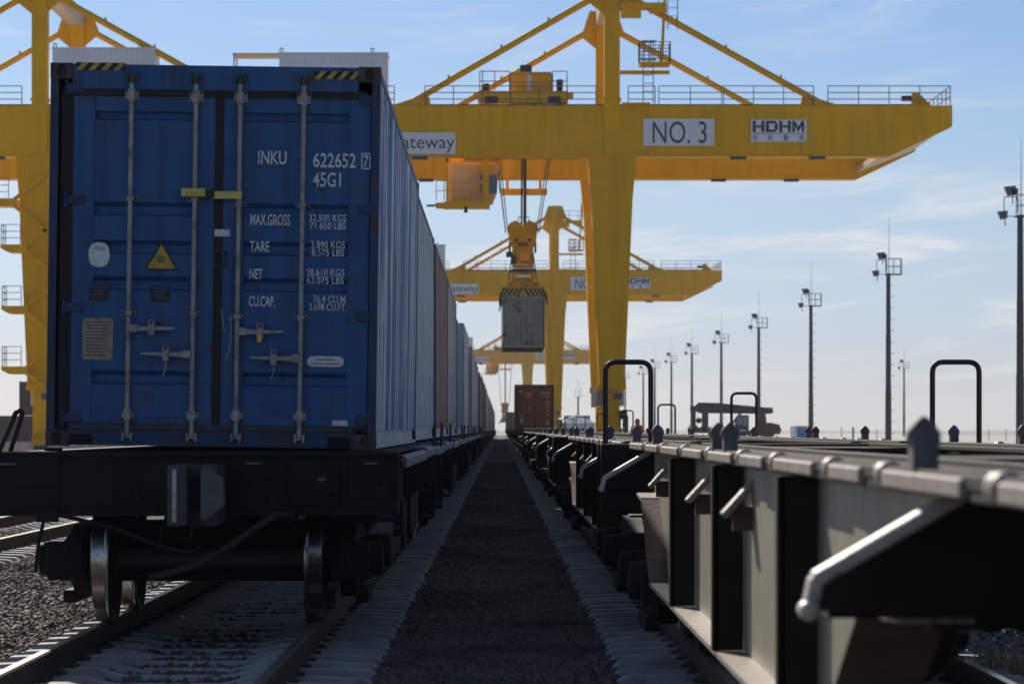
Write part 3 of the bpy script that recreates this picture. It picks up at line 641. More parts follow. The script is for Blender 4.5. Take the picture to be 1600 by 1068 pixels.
# ------------------------------------------------------------------ loaded train wagons
def loaded_wagon(full):
    W = thing('flat_wagon', 'soot black flat wagon carrying the blue container', 'wagon')
    L = WL
    for ye, fl in ((0, 1), (L, -1)):
        e = MB()
        a, b_ = sorted((ye, ye+fl*.22)); e.box(-1.50, 1.44, a, b_, .82, 1.285)
        o = e.build('end_beam', wag_dk, W, bevel=.012)
        if fl > 0:
            d = MB()
            for x0, x1, z0, z1 in ((-1.46, -1.02, 1.03, 1.27), (-1.0, -.62, .9, 1.2), (.28, .62, .86, 1.18), (.66, 1.02, .9, 1.22), (1.08, 1.38, .95, 1.24)): d.box(x0, x1, -.018, .001, z0, z1)
            d.box(-1.5, 1.44, -.03, .001, 1.255, 1.287); d.box(-1.44, 1.40, -.022, .001, .822, .855)
            d.build('stiffener_plates', wag_dk, o, bevel=.006)
            for x in (-.5, -.44, .38, .5, .95, 1.3): MB().lathe((x, -.018, .93+random.random()*.2), 'y', [(0, .024), (-.015, .022), (-.018, .001)], 8).build('bolt', wag_dk, o)
            MB().box(.855, .915, -.028, -.016, 1.075, 1.10).build('red_reflector', mat('dull_red_reflector', (.25, .05, .03), .4), o)
            for x0, x1 in ((.335, .45), (1.19, 1.29)): MB().box(x0, x1, -.03, -.017, 1.195, 1.207).build('worn_clip', wag_sill, o)
    MB().box(-.28, .28, .25, L-.25, .72, 1.25).box(-.36, .36, .25, L-.25, .70, .73).build('centre_sill', wag_dk, W)
    for s in (-1, 1):
        sl = MB().box(s*1.40-.05, s*1.40+.05, .23, L-.23, .92, 1.26).build('side_sill', wag_dk, W)
        # cap with the sky's reflection put into its pale colour, in two lengths with a dropped gap
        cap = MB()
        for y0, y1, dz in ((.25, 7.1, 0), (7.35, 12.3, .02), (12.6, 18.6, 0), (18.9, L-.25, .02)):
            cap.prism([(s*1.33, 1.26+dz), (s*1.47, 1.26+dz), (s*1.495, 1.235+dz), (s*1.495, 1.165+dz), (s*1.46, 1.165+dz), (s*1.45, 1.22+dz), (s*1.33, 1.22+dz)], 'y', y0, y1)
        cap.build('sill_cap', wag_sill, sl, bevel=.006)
        y = .9; rbm = MB().box(-.02, .02, -.02, .02, .93, 1.16).mesh('sill_rib')
        while y < L-.5: inst('sill_rib', rbm, wag_dk, sl, (s*1.471, y, 0)); y += .86
    dk = MB(); dk.box(-1.33, 1.33, .23, L-.23, 1.255, 1.29)
    y = 1.0
    while y < L-.8: dk.box(-1.35, 1.35, y-.06, y+.06, 1.05, 1.255); y += 1.55
    dk.build('deck', wag_dk, W)
    for yb in (1.95, L-1.95): bogie(W, yb)
    # couplers with claw head
    for ye, fl in ((0, 1), (L, -1)):
        plan = [(-.20, -.42), (-.11, -.50), (-.045, -.50), (-.03, -.36), (.045, -.33), (.055, -.44), (.10, -.49), (.17, -.46), (.20, -.24), (.13, -.06), (-.12, -.06), (-.16, -.20)]
        pp = [(x, ye+fl*q) for x, q in plan]
        c = MB().prism(pp, 'z', .755, 1.20).build('coupler', wag_dk if fl < 0 else mat('coupler_cast_steel', (.05, .045, .044), .55, var=.3, vscale=9, dirt=(.16, .15, .15), damt=.5, dscale=7, bump=.3), W, bevel=.022)
        a, b_ = sorted((ye-fl*.08, ye+fl*.3)); MB().box(-.11, .11, a, b_, .88, 1.10).build('coupler_shank', wag_dk, c)
        if fl > 0:
            MB().prism([(.05, 1.165), (.11, 1.175), (.215, 1.10), (.225, .90), (.10, .80), (.05, .80)], 'y', -.52, -.42).build('guard_arm', mat('coupler_worn_steel', (.10, .095, .092), .5, var=.2, vscale=8, bump=.2), c, bevel=.015)
            MB().box(-.025, .045, -.375, -.335, .86, 1.12).build('coupler_throat', hole, c)
            MB().box(-.155, -.115, -.507, -.46, .78, 1.17).build('worn_jaw_edge', mat('rubbed_steel', (.30, .30, .31), .35, metal=.6, var=.3, vscale=12), c, bevel=.012)
            MB().path([(-.02, -.30, .76), (-.03, -.3, .68), (-.06, -.28, .66), (-.10, -.28, .69)], .018, 8).build('release_chain', wag_dk, c)
        MB().box(-.42, .42, min(ye, ye+fl*.02)-.001, max(ye, ye+fl*.02), .82, 1.21).build('draft_pocket', wag_dk, W)
    hs = [(.66, -.05, .83), (.56, -.16, .83), (.42, -.24, .74), (.22, -.26, .60), (.0, -.26, .47), (-.22, -.25, .41), (-.34, -.24, .385)]
    h = MB().path(hs, .028, 10).build('brake_hose', mat('rubber_hose', (.02, .022, .026), .7, var=.2), W)
    MB().lathe((.655, -.05, .83), 'y', [(-.05, .03), (-.05, .055), (.05, .055), (.05, .03)], 12).build('end_cock', wag_dk, h); MB().tube((.66, -.06, .84), (.80, -.09, .865), .012, 6).build('cock_handle', wag_dk, h)
    lv = [(-1.08, -.08, .84), (-1.0, -.10, .83), (-.62, -.12, .74), (-.25, -.14, .60), (-.06, -.15, .56), (.02, -.16, .60)]
    lo = MB().path(lv, .016, 8).build('uncoupling_rod', wag_dk, W)
    MB().path([(-.28, -.12, .62), (-.24, -.1, .8), (-.2, -.08, .95)], .012, 6).build('rod_link', wag_dk, lo)
    MB().box(-1.17, -1.02, -.10, .0, .78, .88).build('rod_bracket', wag_dk, lo); MB().path([(-1.12, -.06, .80), (-1.16, -.07, .62), (-1.18, -.07, .42)], .014, 6).build('rod_handle', wag_dk, lo)
    # hand brake wheel and linkage on the right side
    hb = MB(); c = (1.44, 1.4, .76); n = 28
    ring = [(c[0], c[1]+.225*math.cos(2*math.pi*i/n), c[2]+.225*math.sin(2*math.pi*i/n)) for i in range(n+1)]
    hb.path(ring, .017, 8)
    for k in range(3):
        t = k*math.pi/3+.5; hb.tube((c[0], c[1]-.22*math.cos(t), c[2]-.22*math.sin(t)), (c[0], c[1]+.22*math.cos(t), c[2]+.22*math.sin(t)), .013, 6)
    hb.tube((1.44, 1.4, .76), (1.0, 1.4, .76), .02, 8); hb.build('hand_brake_wheel', mat('brake_wheel_paint', (.06, .03, .028), .6, var=.2), W)
    bxm = MB().prism([(3.1, 1.0), (4.6, 1.0), (4.4, .62), (3.5, .55), (3.1, .75)], 'x', 1.36, 1.45).build('side_panel', wag_gr, W)
    MB().path([(1.46, 4.6, 1.0), (1.46, 4.4, .62), (1.46, 3.5, .55)], .012, 6).build('panel_edge', wag_sill, bxm)
    MB().lathe((0.75, 9.0, .62), 'y', [(-1.1, .01), (-1.1, .2), (-1.05, .22), (1.05, .22), (1.1, .2), (1.1, .01)], 16).build('air_reservoir', wag_dk, W)
    for s, y in ((1, 11.0), (1, 15.5), (1, 22.5)):
        MB().path(roundpath([(s*1.47, y, .9), (s*1.49, y, 1.52), (s*1.49, y+.45, 1.52), (s*1.47, y+.45, .9)], .07), .014, 6).build('grab_rail', black_p, W)
        MB().box(1.38, 1.49, y-.05, y+.5, .52, .55).build('step', wag_dk, W); MB().box(1.47, 1.485, y-.05, y-.01, .55, 1.0).build('step_hanger', wag_dk, W); MB().box(1.47, 1.485, y+.46, y+.5, .55, 1.0).build('step_hanger', wag_dk, W)
    hp = roundpath([(-1.52, -.03, 1.22), (-1.30, .55, 1.57), (-1.335, .78, 1.55), (-1.40, .3, 1.25)], .05)
    hp = roundpath([(-1.50, .05, 1.2), (-1.33, .02, 1.585), (-1.285, .04, 1.585), (-1.40, .10, 1.25)], .035)
    MB().path(hp, .019, 8).build('hand_hoop', black_p, W)
    MB().box(-1.56, -1.33, -.10, .10, 1.19, 1.205).build('end_step', wag_sill, W)
    for yc in (CY-25.05+.09, CY-25.05+12.1, CY-25.05+12.64, CY-25.05+24.65):
        for s in (-1, 1): MB().box(s*1.13-.06, s*1.13+.06, yc-.06, yc+.06, 1.288, 1.312).build('lock_seat', wag_dk, W)
    return W
LW0 = loaded_wagon(True); LW0.location = (XL, 25.05, 0)
simple = None
def wagon_joined(L, half, m1):
    mb = MB(); mb.box(-half, half, 0, L, 1.0, 1.29); mb.box(-.3, .3, .1, L-.1, .7, 1.0)
    for yb in (2.0, L-2.0):
        for s in (-1, 1):
            mb.box(s*1.02-.08, s*1.02+.08, yb-1.1, yb+1.1, .25, .7)
            for yy in (-.925, .925): mb.lathe((s*.79, yb+yy, .475), 'x', [(-.06, .01), (-.06, .47), (.06, .5), (.06, .01)], 16)
    for s in (-1, 1):
        mb.box(s*(half-.05)-.045, s*(half-.05)+.045, 6, L-6, .55, 1.0)
        for y in (3, L-3): mb.box(s*(half-.1)-.03, s*(half-.1)+.03, y-.02, y+.4, .5, 1.0)
    mb.box(-.15, .15, -.45, .1, .8, 1.15); mb.box(-.15, .15, L-.1, L+.45, .8, 1.15)
    return mb.mesh('flat_wagon')
order = ['second', 'third', 'fourth']
for i in range(1, NW):
    if i < 4:
        o = dup(LW0); o.location = (XL, 25.05+i*WP, 0); o['label'] = f'black flat wagon, {order[i-1]} in the loaded train behind the blue container'; o['group'] = 'wagons of the loaded train'
    else:
        if simple is None: simple = wagon_joined(WL, 1.45, wag_dk)
        o = inst('flat_wagon', simple, wag_dk, None, (XL, 25.05+i*WP, 0)); tag(o, 'black flat wagon far along the loaded train', 'wagon', 'wagons of the loaded train')
LW0['group'] = 'wagons of the loaded train'
# ------------------------------------------------------------------ empty green wagons on the right
EL, EP, EY0 = 22.2, 22.9, 3.45
def twistlock(parent, x, y, zb=1.318, m=None):
    t = MB(); t.box(x-.030, x+.030, y-.05, y+.05, zb, 1.425)
    t.lathe((x, y, 1.41), 'z', [(0, .032), (.004, .041), (.030, .041), (.050, .028), (.066, .012), (.070, .001)], 14)
    return t.build('twistlock', lock_m, parent, bevel=.004)
def empty_wagon():
    W = thing('flat_wagon', 'empty dark green flat wagon with dusty sunlit ribbed side, sunlit worn edges and raised twistlocks', 'wagon')
    L = EL; prof_y = [(4.58, 1.02), (5.45, 1.0), (6.75, .50), (17.9, .50), (19.2, 1.0), (19.9, 1.02)]     # fish-bellied side girders: bottom flange height
    for s in (-1, 1):
        xw = s*1.07
        web = MB(); web.prism([(y, z) for y, z in prof_y]+[(19.9, 1.30), (4.58, 1.30)], 'x', xw-.008, xw+.008)
        g = web.build('side_girder', wag_web, W)
        fl = MB(); n = len(prof_y)
        for (ya, za), (yb, zb) in zip(prof_y, prof_y[1:]):
            if abs(za-zb) < .03: fl.beam((s*1.11, ya, za-.01), (s*1.11, yb, zb-.01), .18, .022)
            else: MB().beam((s*1.08, ya, za-.012), (s*1.08, yb, zb-.012), .24, .02).build('inclined_flange', wag_rust, g)
        fl.build('bottom_flange', wag_edge, g)  # pale colour carries the sunlit top of the flange
        fl = MB(); fl.box(s*1.08-.08, s*1.08+.08, 0, L, 1.30, 1.322); fl.build('top_flange', wag_gr, g, bevel=.004)
        for y in (7.87, 11.35, 15.05):
            zb = np.interp(y, [p[0] for p in prof_y], [p[1] for p in prof_y])
            r = MB(); x0, x1 = sorted((s*1.08, s*1.20)); r.box(x0, x1, y-.012, y+.012, zb+.003, 1.299)
            r.build('rib', wag_gr, g)
            r2 = MB(); r2.box(min(s*1.19, s*1.215), max(s*1.19, s*1.215), y-.012, y+.07, zb+.003, 1.295); r2.build('rib_cap', wag_gr, g)
        # worn edge bar, sunlight put into its pale colour, along the deck in lengths, with round collars between
        ys = [.3, 3.2, 5.2, 6.6, 8.6, 10.3, 12.4, 14.6, 17.0, 19.2, L-.3]
        for a, b in zip(ys, ys[1:]):
            MB().beam((s*1.165, a+.45, 1.328), (s*1.165, b-.10, 1.328), .028, .042).build('edge_bar', wag_edge, W, bevel=.006)
            MB().beam((s*1.14, a+.05, 1.340), (s*1.14, b-.05, 1.340), .05, .035).build('edge_angle', wag_gr, W, bevel=.006)
            cb = MB()
            for k in (-.035, .035): cb.lathe((s*1.15, b+k, 1.336), 'y', [(-.032, .02), (-.028, .034), (.028, .034), (.032, .02)], 12)
            if b < L-1: cb.build('collar', wag_edge, W)
        # lashing brackets: two bars slanting out and down from the edge
        for y in (10.85, 13.6, 17.9):
            for k, nm in ((-.045, 'lashing_bar'), (.045, 'lashing_bar')):
                MB().beam((s*1.04, y+k, 1.265), (s*1.20, y+k, 1.09), .05, .03).build(nm, wag_edge, W, bevel=.008)
            MB().box(min(s*1.08, s*1.16), max(s*1.08, s*1.16), y-.02, y+.02, 1.03, 1.13).build('lashing_lug', wag_rust, W)
        # wedge consoles that carry the container corners, rounded bar along their sloping top
        for y in (4.55, 20.9):
            wd = MB().prism([(s*.30, 1.299), (s*1.02, 1.299), (s*1.03, 1.30), (s*1.37, 1.10), (s*1.39, 1.08), (s*1.39, 1.03), (s*1.09, 1.015), (s*.30, 1.01)], 'y', y-.012, y+.012)
            c = wd.build('corner_console', wag_gr, W, bevel=.006)
            tb = MB().beam((s*1.02, y+.03, 1.315), (s*1.392, y+.03, 1.100), .10, .036).beam((s*1.386, y+.03, 1.108), (s*1.402, y+.03, 1.03), .10, .034)
            tb.build('console_edge', bright_edge, c, bevel=.010); MB().lathe((s*1.405, y, 1.03), 'y', [(-.03, .001), (-.03, .018), (-.02, .024), (.06, .024), (.07, .018), (.07, .001)], 12).build('console_end', bright_edge, c)
            MB().box(min(s*.3, s*1.36), max(s*.3, s*1.36), y+.013, y+.26, 1.012, 1.03).build('console_base', wag_gr, c)
        for y in ((4.56, 11.3, 12.1, 18.1, 21.4) if s < 0 else (4.56, 9.4, 10.2, 18.1, 21.4)): twistlock(W, s*1.14, y)
        MB().box(s*1.0-.05, s*1.0+.05, .2, L-.2, 1.323, 1.358).build('deck_kerb', wag_gr, W, bevel=.006)
        MB().box(s*.62-.04, s*.62+.04, .3, L-.3, 1.323, 1.352).build('deck_stringer', wag_gr, W, bevel=.006)
    k = 0; y = .25
    while y < L-.3:
        y2 = min(y+2.15, L-.25)
        if k % 4 == 1: MB().box(-.945, .945, y, y2-.015, 1.302, 1.320+.004*(k % 2)).build('deck_plate', deck_m, W)
        y = y2; k += 1
    MB().box(-.25, .25, .2, L-.2, .72, 1.30).build('centre_sill', wag_gr, W)
    cr = []
    y = 5.2
    while y < L-3: MB().box(-1.05, 1.05, y-.07, y+.07, .95, 1.30).build('cross_beam', wag_gr, W); y += 2.4
    for ye, fl in ((0, 1), (L, -1)):
        a, b = sorted((ye, ye+fl*.2)); e = MB().box(-1.38, 1.38, a, b, .84, 1.34).build('end_beam', wag_gr, W, bevel=.01)
        a, b = sorted((ye-fl*.45, ye+fl*.1)); MB().prism([(-.17, .80), (.17, .80), (.19, .95), (.17, 1.16), (-.17, 1.16), (-.19, .95)], 'y', a, b).build('coupler', wag_dk, W, bevel=.03)
    for s in (-1, 1):
        x0, x1 = (-1.32, -.975) if s < 0 else (1.525, 1.17)
        if s > 0: MB().box(1.05, 1.60, -.06, .10, 1.25, 1.30).build('hoop_base', wag_gr, W)
        MB().path(roundpath([(x0, -.03, .95), (x0, -.03, 1.96), (x1, -.03, 1.96), (x1, -.03, .95)], .085, 6), .021, 10).build('hand_hoop', black_p, W)
        MB().lathe((s*1.25, -.012, 1.27), 'y', [(0, .03), (-.02, .028), (-.022, .001)], 12).build('painted_light_hole', wag_edge, W)  # pale disc paints daylight showing through a hole in the end beam
    for yb in (2.45, L-2.45): bogie(W, yb)
    MB().lathe((-.5, 11, .62), 'y', [(-.7, .01), (-.7, .18), (-.65, .2), (.65, .2), (.7, .18), (.7, .01)], 16).build('air_reservoir', wag_gr, W)
    return W
EW0 = empty_wagon(); EW0.location = (XR, EY0, 0)
simple2 = None; ordn = ['second', 'third', 'fourth', 'fifth', 'sixth', 'seventh']
for i in range(1, 25):
    if i < 6:
        o = dup(EW0); o.location = (XR, EY0+i*EP, 0); o['label'] = f'empty dark green flat wagon, {ordn[i-1]} in its train from the pale ribbed side girder'
        if i >= 2:
            hp_ = [c for c in o.children if c.name.startswith('hand_hoop')]; bpy.data.objects.remove(hp_[0])
    else:
        if simple2 is None:
            simple2 = wagon_joined(EL, 1.1, wag_gr); b = MB()
            b.box(-1.1, 1.1, 0, EL, 1.0, 1.34); b.box(-.3, .3, .1, EL-.1, .7, 1.0)
            for s in (-1, 1):
                b.box(s*1.07-.02, s*1.07+.02, 5, 18, .55, 1.0)
                for y in (4.5, 11.3, 12.1, 18.1, 21.4): b.box(s*1.14-.03, s*1.14+.03, y-.05, y+.05, 1.29, 1.48)
                for y in (4.6, 10.8, 17, 20.9): b.box(min(s*1.1, s*1.38), max(s*1.1, s*1.38), y, y+.2, 1.03, 1.2)
                if s > 0: b.box(s*1.34-.02, s*1.34+.02, -.02, .02, 1.29, 1.96); b.box(s*.96-.02, s*.96+.02, -.02, .02, 1.29, 1.96); b.box(min(s*.98, s*1.32), max(s*.98, s*1.32), -.02, .02, 1.92, 1.96)
                for yb in (2.45, EL-2.45):
                    b.box(s*1.02-.08, s*1.02+.08, yb-1.1, yb+1.1, .25, .7)
                    for yy in (-.925, .925): b.lathe((s*.79, yb+yy, .475), 'x', [(-.06, .01), (-.06, .47), (.06, .5), (.06, .01)], 16)
            b.box(-1.38, 1.38, -.01, .2, .84, 1.335); b.box(-1.38, 1.38, EL-.2, EL+.01, .84, 1.335); b.box(-.15, .15, -.45, .05, .8, 1.15)
            simple2 = b.mesh('flat_wagon')
        o = inst('flat_wagon', simple2, wag_gr, None, (XR, EY0+i*EP, 0)); tag(o, 'small dark flat wagon far along the empty green train', 'wagon')
    o['group'] = 'wagons of the empty green train'
EW0['group'] = 'wagons of the empty green train'
# containers already loaded far down that train
MY = 216.0
mc = thing('freight_container', 'maroon shipping container with closed doors standing on the right hand train', 'container', (XR, MY, 1.345))
shell(mc, 12.192, HB, PAINT['maroon'], PAINT['maroon'], PAINT['maroon'], PAINT['maroon'])
simple_doors(mc, HB, PAINT['maroon'], mat('dull_rod', (.16, .12, .115), .6))
dim = mat('dim_white_print', (.30, .25, .24), .7)
MB().box(-.52, -.18, -.02, .005, 2.1, 2.42).build('logo_panel', mat('logo_red', (.45, .03, .03), .6), mc)
text('CAI', -.48, -.22, 2.2, 2.33, -.021, dim, mc, .02)
for x0, x1, z0, z1 in ((-.48, -.22, 2.0, 2.06), (.42, 1.0, 2.32, 2.42), (.72, .95, 2.1, 2.18), (.72, .96, 1.75, 1.84), (.72, .96, 1.5, 1.58), (.72, .96, 1.25, 1.33), (.72, .96, 1.0, 1.08), (-.95, -.62, .95, 1.02), (-.9, -.66, .45, .8), (.72, .92, .4, .7)):
    MB().box(x0, x1, -.004, .011, z0, z1).build('print_block', dim, mc)
MB().lathe((-.82, 0.008, 2.42), 'y', [(0, .10), (-.006, .10), (-.006, .001)], 16).build('round_sticker', dim, mc)
MB().prism([(-.08-.3, 1.35), (.08-.3, 1.35), (-.3, 1.55)], 'y', -.004, .011).build('warning_triangle', haz_y, mc)
for y, p, lab in ((560, 'dark', 'small dark brown container standing behind the maroon one on the empty wagons'), (610, 'navy', 'small navy container behind the dark brown one on the empty wagons')):
    tag(inst('freight_container', joined_container(12.192, HB), PAINT[p], None, (XR, y, 1.345)), lab, 'container')

# ------------------------------------------------------------------ gantry cranes
Y0 = 192.0
def rails(mb, pts, h=1.1, step=1.6, r=.028, mid=2):
    """railing along a polyline of floor points"""
    for a, b in zip(pts, pts[1:]):
        a, b = Vector(a), Vector(b); n = max(1, round((b-a).length/step))
        for k in range(n+1):
            p = a+(b-a)*k/n; mb.beam(p, p+Vector((0, 0, h)), r*1.8, r*1.8, (0, 1, 0))
        for q in range(1, mid+1): mb.beam(a+Vector((0, 0, h*q/mid)), b+Vector((0, 0, h*q/mid)), r*1.7, r*1.7)
def hdhm(x0, x1, z0, z1, y, parent):
    W_ = (x1-x0)/4; t = W_*.24; h = z1-z0; bar = h*.24
    for i, ch in enumerate('HDHM'):
        a = x0+i*W_+.02; b = a+W_*.93-.02; m = MB()
        if ch == 'H': m.box(a, a+t, y, y+.004, z0, z1).box(b-t, b, y, y+.004, z0, z1).box(a+t, b-t, y, y+.004, z0+h*.40, z0+h*.60)
        elif ch == 'D': m.box(a, a+t, y, y+.004, z0, z1).prism([(a+t, z0), (b-t*.8, z0), (b-t*.8, z0+bar), (a+t, z0+bar)], 'y', y, y+.004).prism([(a+t, z1-bar), (b-t*.8, z1-bar), (b-t*.8, z1), (a+t, z1)], 'y', y, y+.004).prism([(b-t*.8, z0), (b, z0+h*.3), (b, z1-h*.3), (b-t*.8, z1), (b-t*.8, z1-bar), (b-t, z1-h*.38), (b-t, z0+h*.38), (b-t*.8, z0+bar)], 'y', y, y+.004)
        else:
            c = (a+b)/2; m.box(a, a+t*.8, y, y+.004, z0, z1).box(b-t*.8, b, y, y+.004, z0, z1)
            m.prism([(a+t*.8, z1), (a+t*.8, z1-h*.45), (c, z0), (c, z0+h*.45)], 'y', y, y+.004).prism([(b-t*.8, z1), (c, z0+h*.45), (c, z0), (b-t*.8, z1-h*.45)], 'y', y, y+.004)
        m.build('lettering', ink, parent)
def crane(yc, num, label, tx, drop, box, det=True):
    C_ = thing('gantry_crane', label, 'crane', (0, yc, 0), 'yellow rail gantry cranes over the tracks')
    GB, GT, RY, GW = 16.63, 19.37, 17.1, 1.5      # girder bottom, top, rear girder offset, girder width
    XRt, XLf = 6.2, -25.6                           # leg centres
    XE, XS = 25.1, -44.5
    for yo, nm in ((0, 'front'), (RY, 'rear')):
        poly = [(XS, GT), (XE, GT), (XE, 18.25), (21.7, GB), (XS+3.4, GB), (XS, 18.25)]
        g = MB().prism(poly, 'y', yo, yo+GW).build('girder', yellow, C_)
        e = MB(); e.box(XS+3.4, 21.6, yo-.06, yo+GW+.06, GB-.05, GB+.02); e.box(XS, XE, yo-.05, yo+GW+.05, GT-.02, GT+.035); e.build('girder_flange', yellow, g)
        for x in (-40, -34, -28.8, -21, -15, -9, -3.3, 2.6, 12.9, 18.4): MB().box(x-.03, x+.03, yo-.012, yo+.001, GB+.03, GT-.03).build('weld_seam', yellow, g)
        MB().box(XS+3, 22.5, yo-.015, yo+.001, GB+.62, GB+.66).build('weld_seam', yellow, g)
        tr_ = MB().box(XS+2, XE-1.5, yo+.55, yo+.7, GT+.036, GT+.16).build('trolley_rail', dgrey, g)
        for x in (-38, -28, -20, -12, -4.5, 13.2, 17.6):
            MB().box(x-.45, x+.45, yo-.12, yo+.3, GB-.22, GB-.06).build('girder_lamp', lamp_m, g)
        # railing along the outer edge, broken at the posts and stays
        ry = yo+.08 if yo == 0 else yo+GW-.08
        for a, b in ((XS+.2, XLf-1), (XLf+1.2, -5.9), (-4.2, XRt-.9), (XRt+.9, XRt+2.4), (XRt+2.6, 12.3), (12.4, 17.4), (18.2, 25.0)):
            m_ = MB(); rails(m_, [(a, ry, GT+.03), (b, ry, GT+.03)], mid=3); m_.build('railing', rail_g, g)
        for xc in (XRt, XLf):
            # legs: wide at the girder, tapering to the travel bogies
            top, botm = 1.36, .70
            lg = MB(); zt, zb = GB-.05, 3.75
            v = [(xc+sx*q, yo+GW/2+sy*qd, z) for z, q, qd in ((zb, botm, .62), (zt-2.4, 1.14, .75), (zt, top, .75)) for sy in (-1, 1) for sx in (-1, 1)]
            f = []
            for a in (0, 4): f += [(a, a+1, a+5, a+4), (a+1, a+3, a+7, a+5), (a+3, a+2, a+6, a+7), (a+2, a, a+4, a+6)]
            lg.add(v, f+[(0, 1, 3, 2), (8, 9, 11, 10)]); leg = lg.build('leg', yellow, C_)
            st = MB()
            for k in range(-4, 5): st.box(xc+k*.28-.02, xc+k*.28+.02, yo-.03, yo-.002, zt-1.2, zt)
            st.build('leg_stiffeners', yellow, leg)['kind'] = 'stuff'
            MB().box(xc-.42, xc+.42, yo+.25, yo+GW-.25, .95, zb).build('leg_foot', yellow, leg)
            MB().box(xc-.78, xc+.78, yo+.05, yo+GW-.05, zb-.12, zb+.22).build('leg_collar', yellow, leg)
            MB().box(xc+.1, xc+.55, yo-.07, yo+.02, 3.1, 3.45).build('number_plate', mat('plate_slate', (.08, .11, .17), .5), leg)
            bgm = MB(); bgm.prism([(yo-1.6, .55), (yo+3.1, .55), (yo+2.4, 1.2), (yo-.9, 1.2)], 'x', xc-.3, xc+.3); bo = bgm.build('travel_bogie', yellow, leg)
            for k in range(4):
                MB().lathe((xc, yo-1.3+k*1.35, .33), 'x', [(-.12, .01), (-.12, .36), (-.08, .36), (-.08, .31), (.08, .31), (.08, .36), (.12, .36), (.12, .01)], 18).build('travel_wheel', dgrey, leg)
            dv = MB(); dv.box(xc+.42, xc+.85, yo+.1, yo+.6, 2.0, 2.5); dv.lathe((xc+.75, yo+.2, 1.7), 'z', [(-.5, .01), (-.5, .16), (.5, .16), (.5, .01)], 10); dv.build('travel_drive', dgrey, leg)
            # A-frame post and stays
            p = MB(); p.box(xc-.43, xc+.43, yo-.12, yo+.75, GB+.06, 26.75); pt = p.build('post', yellow, C_)
            MB().box(xc-.50, xc+.50, yo-.15, yo+.8, GT+.3, GT+.45).build('post_flange', yellow, pt)
            hd = MB().prism([(xc-1.3, 25.2), (xc-.44, 24.5), (xc-.44, 26.72), (xc-.8, 26.72)], 'y', yo+.05, yo+.55); hd.prism([(xc+1.3, 25.4), (xc+.44, 24.7), (xc+.44, 26.72), (xc+.8, 26.72)], 'y', yo+.05, yo+.55); hd.build('post_head', yellow, pt)
            for sx, xe in ((-1, xc-11.4), (1, xc+11.8)):
                ym = yo+.35; a = Vector((xc+sx*.9, ym, 25.5)); b = Vector((xe, ym, GT+.1))
                s_ = MB(); s_.tube(a, b, .185, 10); so_ = s_.build('stay', yellow, pt)
                d = (b-a).normalized(); MB().prism([(xe+sx*.9, GT+.04), (xe-sx*1.35, GT+.04), (xe-sx*1.2, GT+.60), (xe-sx*.5, GT+.5)], 'y', ym-.2, ym+.2).build('stay_foot', yellow, so_)
                for q in (.25, .5, .78):
                    pp = a+d*((b-a).length*q); MB().box(pp.x-.06, pp.x+.06, ym-.05, ym+.05, pp.z+.16, pp.z+.34).build('stay_lug', yellow, so_)
    for xc in (XRt, XLf):
        MB().box(xc-.42, xc+.42, .76, RY-.13, 25.75, 26.7).build('top_tie_beam', cream, C_)
        sb = MB().box(xc-.72, xc+.72, GW+.05, RY-.05, 2.75, 3.85).build('sill_beam', cream, C_)
        for k in range(9): MB().box(xc-.755, xc-.721, 2.2+k*1.7, 2.28+k*1.7, 2.75, 3.85).build('sill_rib', cream, sb)
    for x in (XE-1.3, XS+1.3):                        # end ties between the girders with sloping soffit
        MB().prism([(x-2.3, 16.9), (x+1.0, 18.2), (x+1.0, 18.5), (x-.4, 18.5), (x-2.3, 17.25)], 'y', GW+.05, RY-.05).build('end_tie', cream, C_)
    er = MB(); rails(er, [(XE-.1, .1, GT+.03), (XE-.1, RY+GW-.1, GT+.03)], step=1.8); er.build('railing', rail_g, C_)
    bs = MB().prism([(22.9, GT+.04), (24.0, GT+.04), (23.3, GT+.75), (22.9, GT+.8)], 'y', .3, .9).build('end_buffer', yellow, C_); MB().box(22.35, 22.9, .45, .75, GT+.35, GT+.62).build('buffer_pad', maroon_m, bs)
    # sign boards on the front girder
    def board(x0, x1, z0, z1): return MB().box(x0, x1, -.085, -.052, z0, z1).build('sign_board', sign_w, C_)
    b = board(7.93, 11.88, 17.17, 18.67); text('NO. '+num, 8.45, 11.45, 17.3, 18.52, -.087, ink, b, .0)
    b = board(13.9, 17.0, 17.38, 18.62); hdhm(13.98, 16.92, 17.92, 18.55, -.09, b); MB().box(13.98, 16.92, -.09, -.086, 17.82, 17.85).build('rule', ink, b)
    for ch, x in zip('华东重机', (13.98, 14.82, 15.7, 16.58)): text(ch, x, x+.30, 17.45, 17.77, -.087, ink, b, .01)
    b = board(-6.75, -2.49, 16.7, 17.9); text('Gateway', -6.2, -2.55, 16.78, 17.75, -.087, ink, b, .0)
    # white electrical houses on the girder
    for x0, x1, dz in ((-12.3, -6.3, 0), (-24.9, -19.2, .28)):
        h = MB().box(x0, x1, .1, 2.5, GT+.05, 22.28+dz).build('machine_house', white_p, C_)
        pm = MB(); pr = corr(x0+.05, x1-.05, .28, .03); pm.sheet(pr, lambda u, q, t: (u, .095-q, t), GT+.1, 22.2+dz); pm.build('house_cladding', white_p, h)
        MB().box(x0-.05, x1+.05, .0, 2.6, 22.28+dz, 22.36+dz).build('house_roof', white_p, h)
        for x in (x0+.05, x1-.9): MB().path(roundpath([(x, .2, 22.3+dz), (x, .2, 22.6+dz), (x+.15, .2, 22.6+dz), (x+.15, .2, 22.3+dz)], .05), .03, 6).build('lifting_lug', dgrey, h)
    cn = MB(); cn.box(-14.9, -12.35, .1, 2.4, 22.25, 22.33); cn.build('house_canopy', cream, C_)
